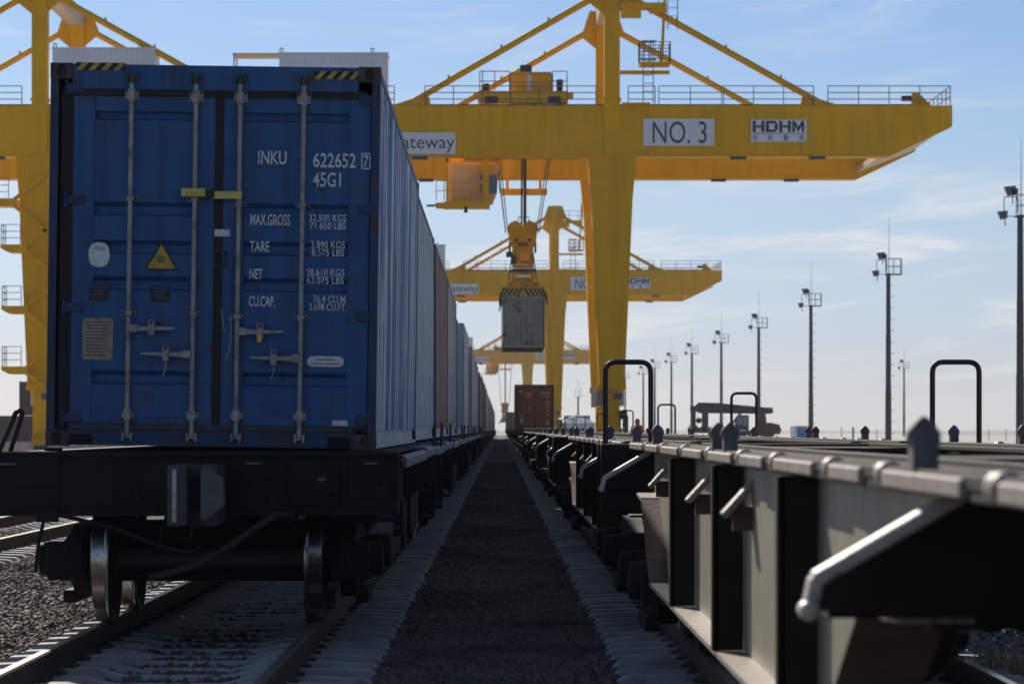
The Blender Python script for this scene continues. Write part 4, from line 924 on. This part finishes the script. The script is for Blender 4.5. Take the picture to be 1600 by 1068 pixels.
    MB().box(-14.85, -14.78, .15, .22, GT+.05, 22.25).box(-14.85, -14.78, 2.2, 2.27, GT+.05, 22.25).build('canopy_post', rail_g, C_)
    # ladder platforms beside the right hand post
    for xc, sg in ((XRt, 1),):
        pf = MB().box(xc+.45, xc+3.2, -.05, .25, 21.15, 21.35).build('access_platform', yellow, C_); MB().box(xc+1.5, xc+3.2, -.9, .9, 21.6, 21.75).build('platform_floor', yellow, pf)
        m_ = MB(); rails(m_, [(xc+1.5, -.85, 21.75), (xc+3.2, -.85, 21.75), (xc+3.2, .85, 21.75), (xc+1.5, .85, 21.75), (xc+1.5, -.85, 21.75)], step=.6, r=.022, mid=3); m_.build('platform_railing', rail_g, pf)
        def ladder(x, z0, z1, y=-.2, cage=True):
            l = MB()
            for q in (-.28, .28): l.beam((x+q, y, z0), (x+q, y, z1), .05, .05, (0, 1, 0))
            z = z0+.3
            while z < z1: l.beam((x-.28, y, z), (x+.28, y, z), .035, .035); z += .45
            lo = l.build('ladder', rail_g, pf)
            if cage:
                c = MB(); z = z1-.1
                while z > max(z0+1.6, z1-3.2):
                    c.path([(x+.42*math.cos(t), y-.3+.42*math.sin(t), z) for t in [math.pi*2*i/12 for i in range(13)]], .03, 5); z -= 1.0
                for t in (.3, 1.2, 2.0, 2.9, 4, 5.3): c.beam((x+.42*math.cos(t), y-.3+.42*math.sin(t), z+1), (x+.42*math.cos(t), y-.3+.42*math.sin(t), z1), .025, .025, (0, 1, 0))
                c.build('ladder_cage', rail_g, lo)
        ladder(xc+2.0, GT+.05, 23.0); ladder(xc+3.35, 23.6, 27.6)
        MB().tube((xc+2.75, 0, 21.7), (xc+3.0, 0, 27), .09, 6).build('platform_strut', yellow, pf)
        MB().box(xc+.45, xc+3.0, -.6, .6, 24.75, 25.05).box(xc+.5, xc+1.6, -.5, .5, 24.3, 24.75).box(xc+2.1, xc+3.0, -.6, .6, 24.55, 24.74).build('upper_platform', yellow, C_)
        m_ = MB(); rails(m_, [(xc+.5, -.55, 25.05), (xc+3.6, -.55, 25.05)], step=.9, r=.022); m_.build('platform_railing', rail_g, C_)
        MB().box(xc+.55, xc+2.1, -.5, .1, GT+.04, GT+.16).build('girder_landing', yellow, C_)
    # stair landings up the left hand leg
    for z, xo in ((13.9, -2.2), (11.35, -1.55), (7.95, -1.5), (4.6, -1.5)):
        xl = XLf+xo; pf = MB().prism([(xl-.55, z+.32), (xl-.55, z+.12), (xl-.15, z-.1), (xl+.9, z-.1), (xl+.9, z+.32)], 'y', -.6, 1.2).build('stair_landing', yellow, C_)
        m_ = MB(); rails(m_, [(xl-.5, 1.1, z+.32), (xl-.5, -.55, z+.32), (xl+.55, -.55, z+.32)], step=.75, r=.022, mid=3); m_.build('platform_railing', rail_g, pf)
        for dz in (1.6, -1.6): MB().beam((xl+.6, -.25, z+.1), (xl+2.6, -.25, z+.1+dz), .16, .20).build('stair_flight', yellow, pf)
    # trolley: frame across both girders, hoist house, motors, hanging cab
    tw = MB(); tw.box(tx-2.5, tx+2.5, .1, 1.1, GT+.22, GT+.85); tw.box(tx-2.5, tx+2.5, RY+.2, RY+1.2, GT+.22, GT+.85)
    for q in (-2.1, -.6, .6, 2.1): tw.box(tx+q-.2, tx+q+.2, 1.1, RY+.2, GT+.3, GT+.8)
    tw.box(tx-2.75, tx-2.5, .2, .9, GT+.45, GT+.75).box(tx+2.5, tx+2.8, .2, .9, GT+.45, GT+.75)
    tl = tw.build('trolley', yellow, C_)
    for q in (-1.75, 1.75):
        MB().box(tx+q-.35, tx+q+.35, .02, .3, GT+.2, GT+.55).build('trolley_wheel_box', dgrey, tl)
    MB().box(tx-.68, tx+1.6, 1.4, 6.5, GT+.8, GT+2.05).build('hoist_house', yellow, tl); MB().box(tx+.25, tx+.48, 1.36, 1.41, GT+.85, GT+1.95).build('house_pipe', white_p, tl)
    MB().box(tx-.15, tx+.5, 1.5, 2.4, GT+2.06, GT+2.45).build('vent_box', dgrey, tl)
    for q, hh in ((-2.05, .42), (2.05, .65)):
        MB().lathe((tx+q, .7, GT+.85), 'z', [(0, .01), (0, .16), (hh, .20), (hh+.05, .16), (hh+.05, .01)], 12).build('trolley_motor', dgrey, tl)
    m_ = MB(); rails(m_, [(tx-2.4, .15, GT+.85), (tx-.75, .15, GT+.85)], step=.8); rails(m_, [(tx+1.65, .15, GT+.85), (tx+2.45, .15, GT+.85)], step=.8); rails(m_, [(tx-.7, .12, GT+.85), (tx+1.6, .12, GT+.85)], h=.95, step=2.3); m_.beam((tx-2.25, .2, GT+.85), (tx-2.25, .2, GT+2.0), .05, .05, (0, 1, 0))
    m_.build('railing', rail_g, tl)
    MB().box(tx-3.3, tx+3.2, 1.7, 1.9, GB-.05, GB+.05).build('cable_tray', maroon_m, tl)
    # cab
    cx0, cx1, cz0, cz1, cy = tx-4.2, tx-1.95, 13.95, 16.4, 2.2
    cab = MB().prism([(cx0, cz0+.25), (cx1+.25, cz0+.25), (cx1+.5, cz0+.9), (cx1+.6, cz1), (cx0, cz1)], 'y', cy+.06, cy+2.6).build('operator_cab', mat('cab_panel_peach', (.80, .54, .28), .5, var=.05), tl)
    MB().box(cx1-.45, cx1+.5, cy+.02, cy+.05, cz0+.75, cz0+1.75).build('cab_window', glass, cab)
    MB().box(cx1+.62, cx1+.66, cy+.1, cy+2.5, cz0+.9, cz1-.4).build('front_window', glass, cab)
    fr = MB(); fr.box(cx0-.25, cx1+.1, cy-.5, cy+2.7, cz0, cz0+.24); fr.box(cx1-.3, cx1+.05, cy-.4, cy-.05, cz0+.24, GB+.1); fr.beam((cx0+1.0, cy-.3, cz0+.3), (cx1+.75, cy-.3, GB), .12, .14); fr.beam((cx0+1.9, cy-.28, cz1-.1), (cx0+1.2, cy-.28, cz0+1.3), .1, .12)
    fr.box(cx0-.1, cx0+.05, cy-.2, cy-.05, cz0+.24, GB+.1); fr.box(cx0-.1, cx1+.6, cy-.2, cy-.05, cz1+.02, GB+.05); fr.build('cab_frame', yellow, cab)
    MB().box(cx0+.4, cx0+1.3, cy-.45, cy-.42, cz0+.25, cz0+.5).build('kick_plate', yellow, cab)
    m_ = MB(); rails(m_, [(cx0-.65, cy-.5, cz0+.3), (cx0-.2, cy-.5, cz0+.3), (cx0+1.4, cy-.5, cz0+.3)], step=.55, r=.025); m_.build('platform_railing', yellow, cab)
    MB().box(cx0-.7, cx0-.25, cy-.5, cy+2.4, cz0+.02, cz0+.18).build('cab_step', yellow, cab); MB().box(cx0-1.2, cx0-.7, cy, cy+.3, cz0+.0, cz0+.1).build('camera_arm', dgrey, cab); MB().lathe((tx-3.2, cy, cz0-.35), 'z', [(0, .01), (0, .12), (.36, .07), (.36, .01)], 10).build('cab_horn', dgrey, cab)
    # upper rope frame under the trolley, ropes, head block, spreader
    yb = 8.3; zf = 15.0
    uf = MB().box(tx-1.35+.1, tx+1.35+.1, yb-.3, yb+.3, zf, zf+.35)
    for q in (-.85, 1.05): uf.box(tx+q-.08, tx+q+.08, yb-.1, yb+.1, zf+.3, GT+.25)
    uf.build('rope_frame', yellow, tl)
    zh = drop
    for xa, xb, ya, ye2 in ((-1.75, -.95, 5.2, yb-.5), (-1.6, -.82, 5.4, yb-.5), (2.0, .98, 5.2, yb-.5), (1.85, .84, 5.4, yb-.5), (-1.75, -.95, 11.4, yb+.5), (2.0, .98, 11.4, yb+.5), (.0, -.03, yb-.9, yb-.1), (.22, .2, yb-.9, yb-.1), (.12, .12, yb+.6, yb+.1)):
        MB().tube((tx+xa, ya, GT+.3), (tx+xb, ye2, zh+.9), .03 if abs(xa) > .5 else .055, 5).build('hoist_rope', rope_m, C_)
    hb = thing('spreader', {'3': 'yellow spreader with twin sheave head block gripping the rust spotted container', '2': 'empty yellow spreader hanging from the middle gantry crane', '1': 'small yellow spreader hanging low under the farthest hazy crane'}[num], 'spreader', (tx+.03, yc+yb, zh), 'spreaders hanging under the gantry cranes')
    for yy in (-.55, .45):
        for q in (-.42, .42): MB().lathe((q, yy, 1.05), 'y', [(0, .01), (0, .42), (.02, .46), (.08, .46), (.1, .42), (.1, .01)], 24).build('sheave_plate', spr_y, hb)
        MB().prism([(-.85, .95), (.85, .95), (.78, .4), (.66, .05), (-.6, .05), (-.78, .5)], 'y', yy+.015, yy+.085).build('cheek_plate', spr_y, hb)
        for q in (-.42, .42): MB().lathe((q, yy-.01, .42), 'y', [(0, .10), (-.02, .09), (-.02, .001)], 8).build('pin', dgrey, hb)
    MB().box(-.3, .35, -.6, -.5, .1, .28).build('latch_slot', mat('latch_brown', (.12, .06, .04), .7), hb)
    MB().box(-.6, .62, -.5, .5, -1.15, .06).build('rotator', spr_y, hb); MB().box(-.12, .38, -.56, -.49, -.78, -.38).build('rotator_panel', yellow2, hb)
    MB().lathe((0, 0, -1.3), 'z', [(-.12, .4), (-.12, .78), (-.02, .82), (.06, .78), (.06, .4)], 24).build('slew_ring', dgrey, hb)
    MB().box(-.95, -.62, -.45, .2, -.55, -.25).box(-.68, -.35, -.55, -.49, -.95, -.45).build('cable_reel', dgrey, hb)
    MB().box(-.62, .62, -.6, .6, -2.0, -1.42).build('lower_frame', spr_y, hb); MB().box(-.45, .5, -.68, -.6, -1.75, -1.6).build('grating', white_p, hb)
    MB().box(-.9, .95, -.95, .95, -2.55, -2.0).build('spreader_body', spr_y, hb)
    text('HDHM', -.25, .35, -2.4, -2.24, -.96, ink, hb, .0)
    MB().path([(-.25, -.5, 1.5), (-.25, -.5, 1.75), (.35, -.5, 1.75), (.35, -.5, 1.5)], .03, 5).build('rope_guard', dgrey, hb)
    HL = 6.1
    MB().box(-.38, .38, -HL+.3, HL-.3, -2.98, -2.56).build('telescopic_beam', spr_y, hb)
    for sy in (-1, 1):
        ey = sy*(HL-.18)
        eb = MB().box(-1.22, 1.22, ey-.18, ey+.18, -3.02, -2.5).build('end_beam', haz_y, hb)
        n = 5
        for k in range(n):
            for sx in (-1, 1):
                x0 = sx*(k*.25+.0); z0, z1 = -3.0, -2.6
                x0 = min(max(x0, -1.09), 1.09); P = [(x0, z1), (x0+sx*.125, z1), (min(max(x0+sx*.405, -1.22), 1.22), z0), (min(max(x0+sx*.28, -1.22), 1.22), z0)]
                MB().prism(P, 'y', ey-sy*-.181-.004 if sy > 0 else ey-.185, ey+.185 if sy > 0 else ey-.181).build('hazard_stripe', haz_k, eb)
        for sx in (-1, 1): MB().prism([(sx*1.2, -2.7), (sx*1.33, -2.95), (sx*1.38, -3.5), (sx*1.33, -3.5), (sx*1.2, -3.05)], 'y', ey-.25, ey+.1).build('guide_flipper', haz_k, eb)
    for q in (-.42, .42):
        for yy in (-.66,): MB().lathe((q, yy, 1.05), 'y', [(.1, .15), (0, .15), (-.03, .10), (-.03, .001)], 14).build('sheave_hub', spr_y, hb)
        MB().box(q-.05, q+.05, -.6, .6, 1.46, 1.53).build('rope_keeper', dgrey, hb)
    for sx in (-1, 1):
        MB().box(sx*.74-.06, sx*.74+.06, -.3, .3, -.3, .35).build('side_cylinder', dgrey, hb); MB().beam((sx*.6, -.58, -.3), (sx*.8, -.58, -1.9), .07, .07).build('hose_arm', dgrey, hb)
    MB().box(-.5, .5, -.52, -.47, -1.1, -.92).build('rotator_door', yellow2, hb)
    return hb
crane(Y0, '3', 'yellow gantry crane numbered 3, its spreader holding the rust spotted container', 1.25, 11.95, True)
crane(Y0*2.04, '2', 'yellow gantry crane standing behind the crane numbered 3', -16.0, 11.0, False)
crane(Y0*4.1, '1', 'hazy yellow gantry crane farthest along the tracks', 1.0, 6.0, False)
hc = thing('freight_container', 'rust spotted grey container hanging from the crane spreader over the tracks', 'container', (1.28, Y0+8.3-6.1, 11.95-3.03-HB)); hc.rotation_euler = (0, 0, 0)
shell(hc, 12.192, HB, spots, spots, spots, spots)
inst('end_wall', cmeshes(12.192, HB)['front'], spots, hc)
sg = hc
# crane runway beams
for xc, lab in ((6.2, 'low concrete crane runway beside the empty flat wagons'), (-25.6, 'low concrete crane runway under the far left crane legs')):
    rw = MB().box(xc-.45, xc+.45, 20, 900, -.42, -.12).build('crane_runway', apron_m); tag(rw, lab, 'runway', kind='structure')
    MB().box(xc-.05, xc+.05, 20, 900, -.121, .0).build('rail', railside, rw)

# ------------------------------------------------------------------ lighting masts
def mast():
    t = thing('lighting_mast', 'tall', 'mast')
    H = 25.0; MB().lathe((0, 0, -.3), 'z', [(0, .46), (8, .43), (8, .40), (16, .37), (16, .345), (H, .31), (H, .01)], 12, False).build('shaft', mast_m, t)
    MB().lathe((0, 0, -.35), 'z', [(0, .75), (.35, .75), (.35, .45)], 12).build('base_plate', mast_m, t)
    MB().box(-.5, 1.9, -.9, .9, H-.55, H-.40).box(-1.3, -.5, -.1, .1, H-.5, H-.42).build('platform', mast_m, t)
    m_ = MB(); rails(m_, [(-.3, -.85, H-.4), (1.85, -.85, H-.4), (1.85, .85, H-.4), (-.3, .85, H-.4)], h=2.2, step=1.1, r=.035); rails(m_, [(-1.7, 0, H-.1), (-.3, 0, H-.1)], h=1.7, step=1.4, r=.05, mid=1); m_.build('railing', mast_m, t)
    for x, z, sc_ in ((-.95, H+2.2, 1.0), (-1.75, H-.35, .85), (-.55, H+2.1, .7)):
        MB().prism([(x-.75*sc_, z+.45*sc_), (x+.45*sc_, z+.55*sc_), (x+.4*sc_, z-.35*sc_), (x-.35*sc_, z-.55*sc_)], 'y', -.45, .45).build('floodlight', lamp_m, t)
        MB().box(x+.1, x+.2, -.05, .05, z-1.3*sc_, z-.3*sc_).build('lamp_bracket', mast_m, t)
    MB().tube((.1, 0, H-.5), (.1, 0, H+7.8), .06, 6, .02).build('lightning_rod', mast_m, t)
    for k in range(14): MB().box(.35, .85, -.04, .04, 1.5+k*1.65, 1.58+k*1.65).build('climbing_rung', mast_m, t)
    return t
M0 = mast(); base = [(1594, 340), (1388, 430), (1267, 479), (1185.5, 513), (1127, 536), (1081, 553), (1049, 566), (1023, 575), (1005, 584)]
nm = ['second', 'third', 'fourth', 'fifth', 'sixth', 'seventh', 'eighth', 'ninth']
for i, (px, py) in enumerate(base):
    Yd = F*(24.4*.69-EYE)/(VY-py); o = M0 if i == 0 else dup(M0); o.scale = (.69,)*3
    o.location = ((px-VX)/F*Yd, Yd, 0)
    o['label'] = 'steel floodlight mast standing out tallest at the near end of its row' if i == 0 else f'steel floodlight mast, {nm[i-1]} in the row counted from the tallest one'
    o['group'] = 'row of floodlight masts'
o = dup(M0); Yd = 880; o.location = ((1412.5-VX)/F*Yd, Yd, 0); o['label'] = 'slim lone floodlight mast standing far behind the main row'; o['group'] = 'row of floodlight masts'
o = dup(M0); Yd = 1040; o.location = ((1008-VX)/F*Yd-6, Yd, 0); o['label'] = 'faint floodlight mast beyond the end of the main row'; o['group'] = 'row of floodlight masts'

# ------------------------------------------------------------------ yard vehicles, buildings, far containers
def reach_stacker(x, y):
    t = thing('reach_stacker', 'dark reach stacker with lowered boom and hanging spreader parked in the yard', 'reach stacker', (x, y, -.3))
    k = 1.0
    bm = MB(); bm.prism([(-5.2, 5.0), (-4.6, 5.6), (-2.0, 5.55), (5.6, 4.85), (6.1, 4.85), (6.2, 4.1), (5.6, 3.95), (-4.4, 4.05), (-5.0, 4.3)], 'y', -.45, .45)
    b = bm.build('boom', slate, t); MB().prism([(-5.8, 5.1), (-3.6, 5.15), (-3.6, 4.3), (-5.8, 4.4)], 'y', -.36, .36).build('boom_head', slate, b)
    MB().box(-5.7, -5.0, -.35, .35, 2.2, 4.6).box(-4.1, -3.2, -.5, .5, 1.9, 4.6).build('spreader_hanger', slate, b)
    MB().box(-5.8, -4.9, -3.0, 3.0, 1.5, 2.3).box(-4.2, -3.0, -3.0, 3.0, 1.4, 2.1).build('spreader_beam', slate, b)
    for yy in (-3, 2.75):
        MB().box(-6.0, -2.8, yy, yy+.25, 1.2, 2.0).build('spreader_end', slate, b)
    MB().lathe((-4.55, 0, 3.0), 'y', [(-.25, .01), (-.25, .42), (.25, .42), (.25, .01)], 14).build('rotator', slate, b)
    MB().prism([(-2.2, .7), (6.2, .7), (6.6, 1.3), (6.4, 2.1), (4.2, 2.2), (3.6, 1.6), (-2.2, 1.5)], 'y', -1.1, 1.1).build('chassis', maroon_m, t)
    MB().prism([(4.4, 1.2), (7.0, 1.0), (7.3, 1.6), (7.0, 2.4), (5.6, 2.7), (4.4, 2.3)], 'y', -1.5, 1.5).build('counterweight', maroon_m, t)
    MB().prism([(3.6, 2.0), (5.3, 2.3), (5.0, 4.3), (4.2, 4.3)], 'y', -.6, .6).build('boom_tower', maroon_m, t)
    cb = MB().prism([(.6, 1.6), (2.6, 1.6), (2.6, 3.75), (1.1, 3.8), (.6, 2.6)], 'y', -1.35, -.3).build('cab', slate, t)
    MB().prism([(.75, 2.4), (1.6, 2.4), (1.6, 3.6), (1.15, 3.65)], 'y', -1.37, -1.352).box(1.75, 2.45, -1.37, -1.352, 2.2, 3.6).build('cab_window', mat('cab_glass_teal', (.12, .20, .22), .15), cb)
    for s in (-1, 1): MB().tube((-.6, s*.4, 1.5), (1.6, s*.4, 4.2), .14, 8).build('lift_cylinder', slate, t)
    for xx, r in ((-1.2, .88), (5.2, .8)):
        for s in (-1, 1): MB().lathe((xx, s*1.55, r), 'y', [(-.35, .01), (-.35, r*.6), (-.35, r*.9), (-.25, r), (.25, r), (.35, r*.9), (.35, .01)], 20).build('wheel', tyre_m, t)
    return t
Yr = 500; reach_stacker((1141-VX)/F*Yr, Yr)
Yc = 470; x0, _ = PX(1240, 0, Yc); x1, _ = PX(1266, 0, Yc)
c = thing('site_cabin', 'small blue and white site cabin at the foot of a floodlight mast', 'cabin', ((x0+x1)/2, Yc, -.3)); hw = (x1-x0)/2
MB().box(-hw, hw, 0, 5, .15, 2.05+.0).build('cabin_wall', cabin_bl, c); MB().box(-hw-.04, hw+.04, -.04, 5.04, 2.05, 2.2).build('cabin_roof', white_p, c); MB().box(-hw-.03, -hw*.62, -.03, .5, .15, 2.05).build('white_corner_panel', white_p, c)
wn_ = MB().box(-hw*.25, hw*.2, -.03, .01, 1.45, 1.85).build('window', white_p, c); MB().box(-hw*.2, hw*.15, -.045, -.031, 1.5, 1.8).build('pane', glass, wn_)
MB().box(-hw, hw, .2, .5, 0, .15).box(-hw, hw, 4.5, 4.8, 0, .15).build('skid', dgrey, c)
# pale building with tent roof and antenna mast
Yb = 640; s = Yb/F
bl = thing('building', 'low pale blue building with pyramid roof behind the crane leg', 'building', ((903-VX)*s, Yb, -.4))
MB().box(-27*s, 27*s, 0, 9, 0, 2.9).build('wall', bld_w, bl)
v = [(-28*s, -.3, 2.9), (28*s, -.3, 2.9), (28*s, 9.3, 2.9), (-28*s, 9.3, 2.9), (0, 4.5, 4.75)]
MB().add(v, [(0, 1, 4), (1, 2, 4), (2, 3, 4), (3, 0, 4), (3, 2, 1, 0)]).build('roof', bld_r, bl)
for k in (-16, -8, 0, 8, 16):
    wn_ = MB().box((k-2.4)*s, (k+2.4)*s, -.05, .0, 1.1, 2.2).build('window', white_p, bl); MB().box((k-1.9)*s, (k+1.9)*s, -.07, -.052, 1.2, 2.1).build('pane', glass, wn_)
b2 = thing('building', 'flat roofed grey building behind the pyramid roofed one', 'building', ((902-VX)*s*1.1, Yb*1.1, -.4)); MB().box(-22*s, 22*s, 0, 10, 0, 4.35).build('wall', mat('grey_parapet', (.17, .19, .23), .7), b2); MB().box(-22.5*s, 22.5*s, -.2, 10.2, 4.35, 4.6).build('parapet', mat('grey_parapet', (.17, .19, .23), .7), b2)
tw_ = thing('antenna_mast', 'thin antenna mast rising above the pale building', 'mast', ((904-VX)*s*1.05, Yb*1.05+4, -.4)); H_ = 8.2
MB().tube((0, 0, 0), (0, 0, H_), .17, 8).build('shaft', mast_m, tw_); MB().box(-.7, .7, -.4, .4, H_-.1, H_).build('platform', mast_m, tw_)
for x, h in ((-.5, 1.6), (0, 3.4), (.3, 1.2), (.6, 2.0)): MB().tube((x, 0, H_), (x, 0, H_+h), .035, 5).build('antenna', mast_m, tw_)
# stacked brown containers and a low wall beyond the left crane leg
Yk = 292
for (pa, pz), lab in (((-60, 0), 'brown container in the yard stack, carrying another brown one on top'), ((170, 0), 'brown container end to end with the yard stack'), ((28, 1), 'brown container on top of the yard stack')):
    o = inst('freight_container', joined_container(12.192, HB if pz == 0 else HB), PAINT['maroon'], None); o.rotation_euler.z = R(90)
    o.location = ((pa-VX)/F*Yk+12.192, Yk+2, -.3+pz*HB); tag(o, lab, 'container')
lw = thing('low_wall', 'low pale kerb wall in front of the stacked brown containers', 'wall', ((30-VX)/F*200, 200, -.3)); MB().box(-6, 6, 0, .3, 0, .92).build('wall_panel', pale_rail, lw); MB().box(-6, 6, -.06, .36, .92, 1.02).build('coping', apron_m, lw)
# little marker posts along the yard edge
for px, h, Ym in ((1333, 14, 430), (1315, 14, 430), (1370, 9, 520), (1350, 7, 560), (1545, 8, 560), (1572, 9, 560)):
    x, _ = PX(px, 0, Ym); tag(MB().tube((0, 0, 0), (0, 0, h*Ym/F+.9), .12 if px == 1333 else .05, 8).lathe((0, 0, 0), 'z', [(0, .2), (.06, .2), (.06, .1)], 8).build('marker_post', mast_m, None, (x, Ym, -.3)), 'slim grey marker post on the open yard edge', 'post', 'marker posts')

# ------------------------------------------------------------------ worker in orange beside the crane leg
def worker(x, y, z):
    t = thing('person', 'worker in orange hi-vis jacket and hood standing past the wagons near the crane foot', 'person', (x, y, z))
    pts = {'pelvis': (0, 0, .95), 'waist': (0, 0, 1.12), 'chest': (0, 0, 1.36), 'neck': (0, 0, 1.50), 'head0': (0, -.01, 1.60), 'head1': (0, -.01, 1.72),
           'hl': (.10, 0, .90), 'kl': (.11, -.02, .50), 'al': (.12, .02, .09), 'tl': (.13, -.14, .04), 'hr': (-.10, 0, .90), 'kr': (-.12, -.04, .50), 'ar': (-.12, .0, .09), 'tr': (-.13, -.16, .04),
           'sl': (.19, 0, 1.43), 'el': (.26, .02, 1.16), 'wl': (.24, -.10, .93), 'fl': (.23, -.15, .85), 'sr': (-.19, 0, 1.43), 'er': (-.27, .0, 1.17), 'wr': (-.22, -.14, .96), 'fr': (-.2, -.2, .89)}
    rad = {'pelvis': .15, 'waist': .14, 'chest': .16, 'neck': .06, 'head0': .085, 'head1': .085, 'hl': .10, 'kl': .07, 'al': .05, 'tl': .05, 'hr': .10, 'kr': .07, 'ar': .05, 'tr': .05, 'sl': .075, 'el': .055, 'wl': .04, 'fl': .04, 'sr': .075, 'er': .055, 'wr': .04, 'fr': .04}
    ed = [('pelvis', 'waist'), ('waist', 'chest'), ('chest', 'neck'), ('neck', 'head0'), ('head0', 'head1'), ('pelvis', 'hl'), ('hl', 'kl'), ('kl', 'al'), ('al', 'tl'), ('pelvis', 'hr'), ('hr', 'kr'), ('kr', 'ar'), ('ar', 'tr'), ('chest', 'sl'), ('sl', 'el'), ('el', 'wl'), ('wl', 'fl'), ('chest', 'sr'), ('sr', 'er'), ('er', 'wr'), ('wr', 'fr')]
    ks = list(pts); me = bpy.data.meshes.new('body'); me.from_pydata([pts[k] for k in ks], [(ks.index(a), ks.index(b)) for a, b in ed], []); me.materials.append(None)
    o = inst('body', me, cloth_m, t); o.modifiers.new('skin', 'SKIN'); 
    for k, sv in zip(ks, me.skin_vertices[0].data): sv.radius = (rad[k], rad[k]*.8); sv.use_root = k == 'pelvis'
    o.modifiers.new('sub', 'SUBSURF').levels = 1
    j = MB(); ring = []
    for z_, rx, ry in ((.86, .20, .15), (1.0, .20, .15), (1.2, .21, .155), (1.4, .235, .16), (1.47, .20, .13), (1.53, .09, .09)):
        ring.append([(rx*math.cos(a), ry*math.sin(a), z_) for a in [2*math.pi*i/14 for i in range(14)]])
    vv = [p for r_ in ring for p in r_]; j.add(vv, [(a*14+i, a*14+(i+1) % 14, (a+1)*14+(i+1) % 14, (a+1)*14+i) for a in range(5) for i in range(14)], True)
    for s_ in (-1, 1):
        sh, e_, w_ = (pts['sr'], pts['er'], pts['wr']) if s_ < 0 else (pts['sl'], pts['el'], pts['wl'])
        j.path([sh, e_, w_], .075, 8)
    j.build('jacket', orange_m, t); MB().lathe((0, 0, 0), 'z', [(.99, .215), (1.04, .215)], 14).build('reflective_band', sticker, t)
    hd = MB().lathe((0, -.01, 1.66), 'z', [(-.13, .07), (-.08, .10), (0, .112), (.06, .10), (.11, .05), (.12, .001)], 14).build('hood', mat('dark_red_hood', (.20, .04, .03), .8), t)
    fc = MB().lathe((0, -.075, 1.64), 'y', [(-.055, .001), (-.05, .035), (-.03, .06), (.02, .07)], 12).build('face', skin_m, t)
    MB().prism([(-.012, 1.61), (.012, 1.61), (0, 1.66)], 'y', -.145, -.12).build('nose', skin_m, fc)
    for q in (-.03, .03): MB().box(q-.01, q+.01, -.128, -.12, 1.655, 1.665).build('eye', ink, fc)
    return t
Yw = 150; xw_, _ = PX(996, 0, Yw)
worker(xw_, Yw, .13)
st = thing('concrete_block', 'low concrete block under the orange clad worker', 'block', (xw_, Yw, -.31)); MB().prism([(-.5, 0), (.5, 0), (.45, .44), (-.45, .44)], 'y', -.5, .5).build('block_body', apron_m, st)

# ------------------------------------------------------------------ dry grass
def grass(spots_):
    V = []; Fc = []
    for x, y, z, r, n, h in spots_:
        for _ in range(n):
            a = random.random()*6.28; q = r*math.sqrt(random.random()); bx_, by = x+q*math.cos(a), y+q*math.sin(a); t = random.random()*6.28
            hh = h*random.uniform(.4, 1); lx, ly = math.cos(t)*.004, math.sin(t)*.004; dx, dy = random.gauss(0, .3)*hh, random.gauss(0, .3)*hh
            i = len(V); V += [(bx_-lx, by-ly, z), (bx_+lx, by+ly, z), (bx_+dx*.4+lx*.8, by+dy*.4+ly*.8, z+hh*.6), (bx_+dx*.4-lx*.8, by+dy*.4-ly*.8, z+hh*.6), (bx_+dx, by+dy, z+hh)]
            Fc += [(i, i+1, i+2, i+3), (i+3, i+2, i+4)]
    m = bpy.data.meshes.new('dry_grass'); m.from_pydata(V, [], Fc); m.materials.append(None)
    tag(inst('dry_grass', m, grass_m), 'straw coloured dry grass tufts growing out of the ballast', 'grass', kind='stuff')
def gp(px, py, z=-.24):
    Yd = F*(EYE-z)/(py-VY); return (px-VX)/F*Yd, Yd
sp = []
for px, py, r, n, h in ((8, 842, .35, 220, .22), (30, 838, .2, 90, .18), (108, 965, .10, 40, .12), (100, 985, .10, 40, .08), (72, 1045, .05, 14, .12), (425, 900, .05, 16, .12), (1590, 1060, .28, 300, .26), (1570, 1045, .2, 150, .2)):
    x, y = gp(px, py); sp.append((x, y, -.24, r, n, h))
for _ in range(30): sp.append((random.uniform(-6.2, -5.2), random.uniform(40, 110), -.24, random.uniform(.05, .3), 40, .18))
grass(sp)

# ------------------------------------------------------------------ haze: thin bright air round the whole yard
HZ = MB().box(-2600, 2600, -260, 5100, -1.5, 36).build('haze', None); tag(HZ, 'thin pale winter haze lying over the whole yard', 'haze', kind='stuff')
hm = bpy.data.materials.new('haze_air'); hm.use_nodes = True; hn = hm.node_tree.nodes; hn.clear()
ho_ = hn.new('ShaderNodeOutputMaterial'); pv = hn.new('ShaderNodeVolumePrincipled'); hm.node_tree.links.new(pv.outputs[0], ho_.inputs['Volume'])
pv.inputs['Color'].default_value = (.93, .96, 1, 1); pv.inputs['Density'].default_value = 0.00011; pv.inputs['Anisotropy'].default_value = .1
HZ.data.materials.clear(); HZ.data.materials.append(hm)
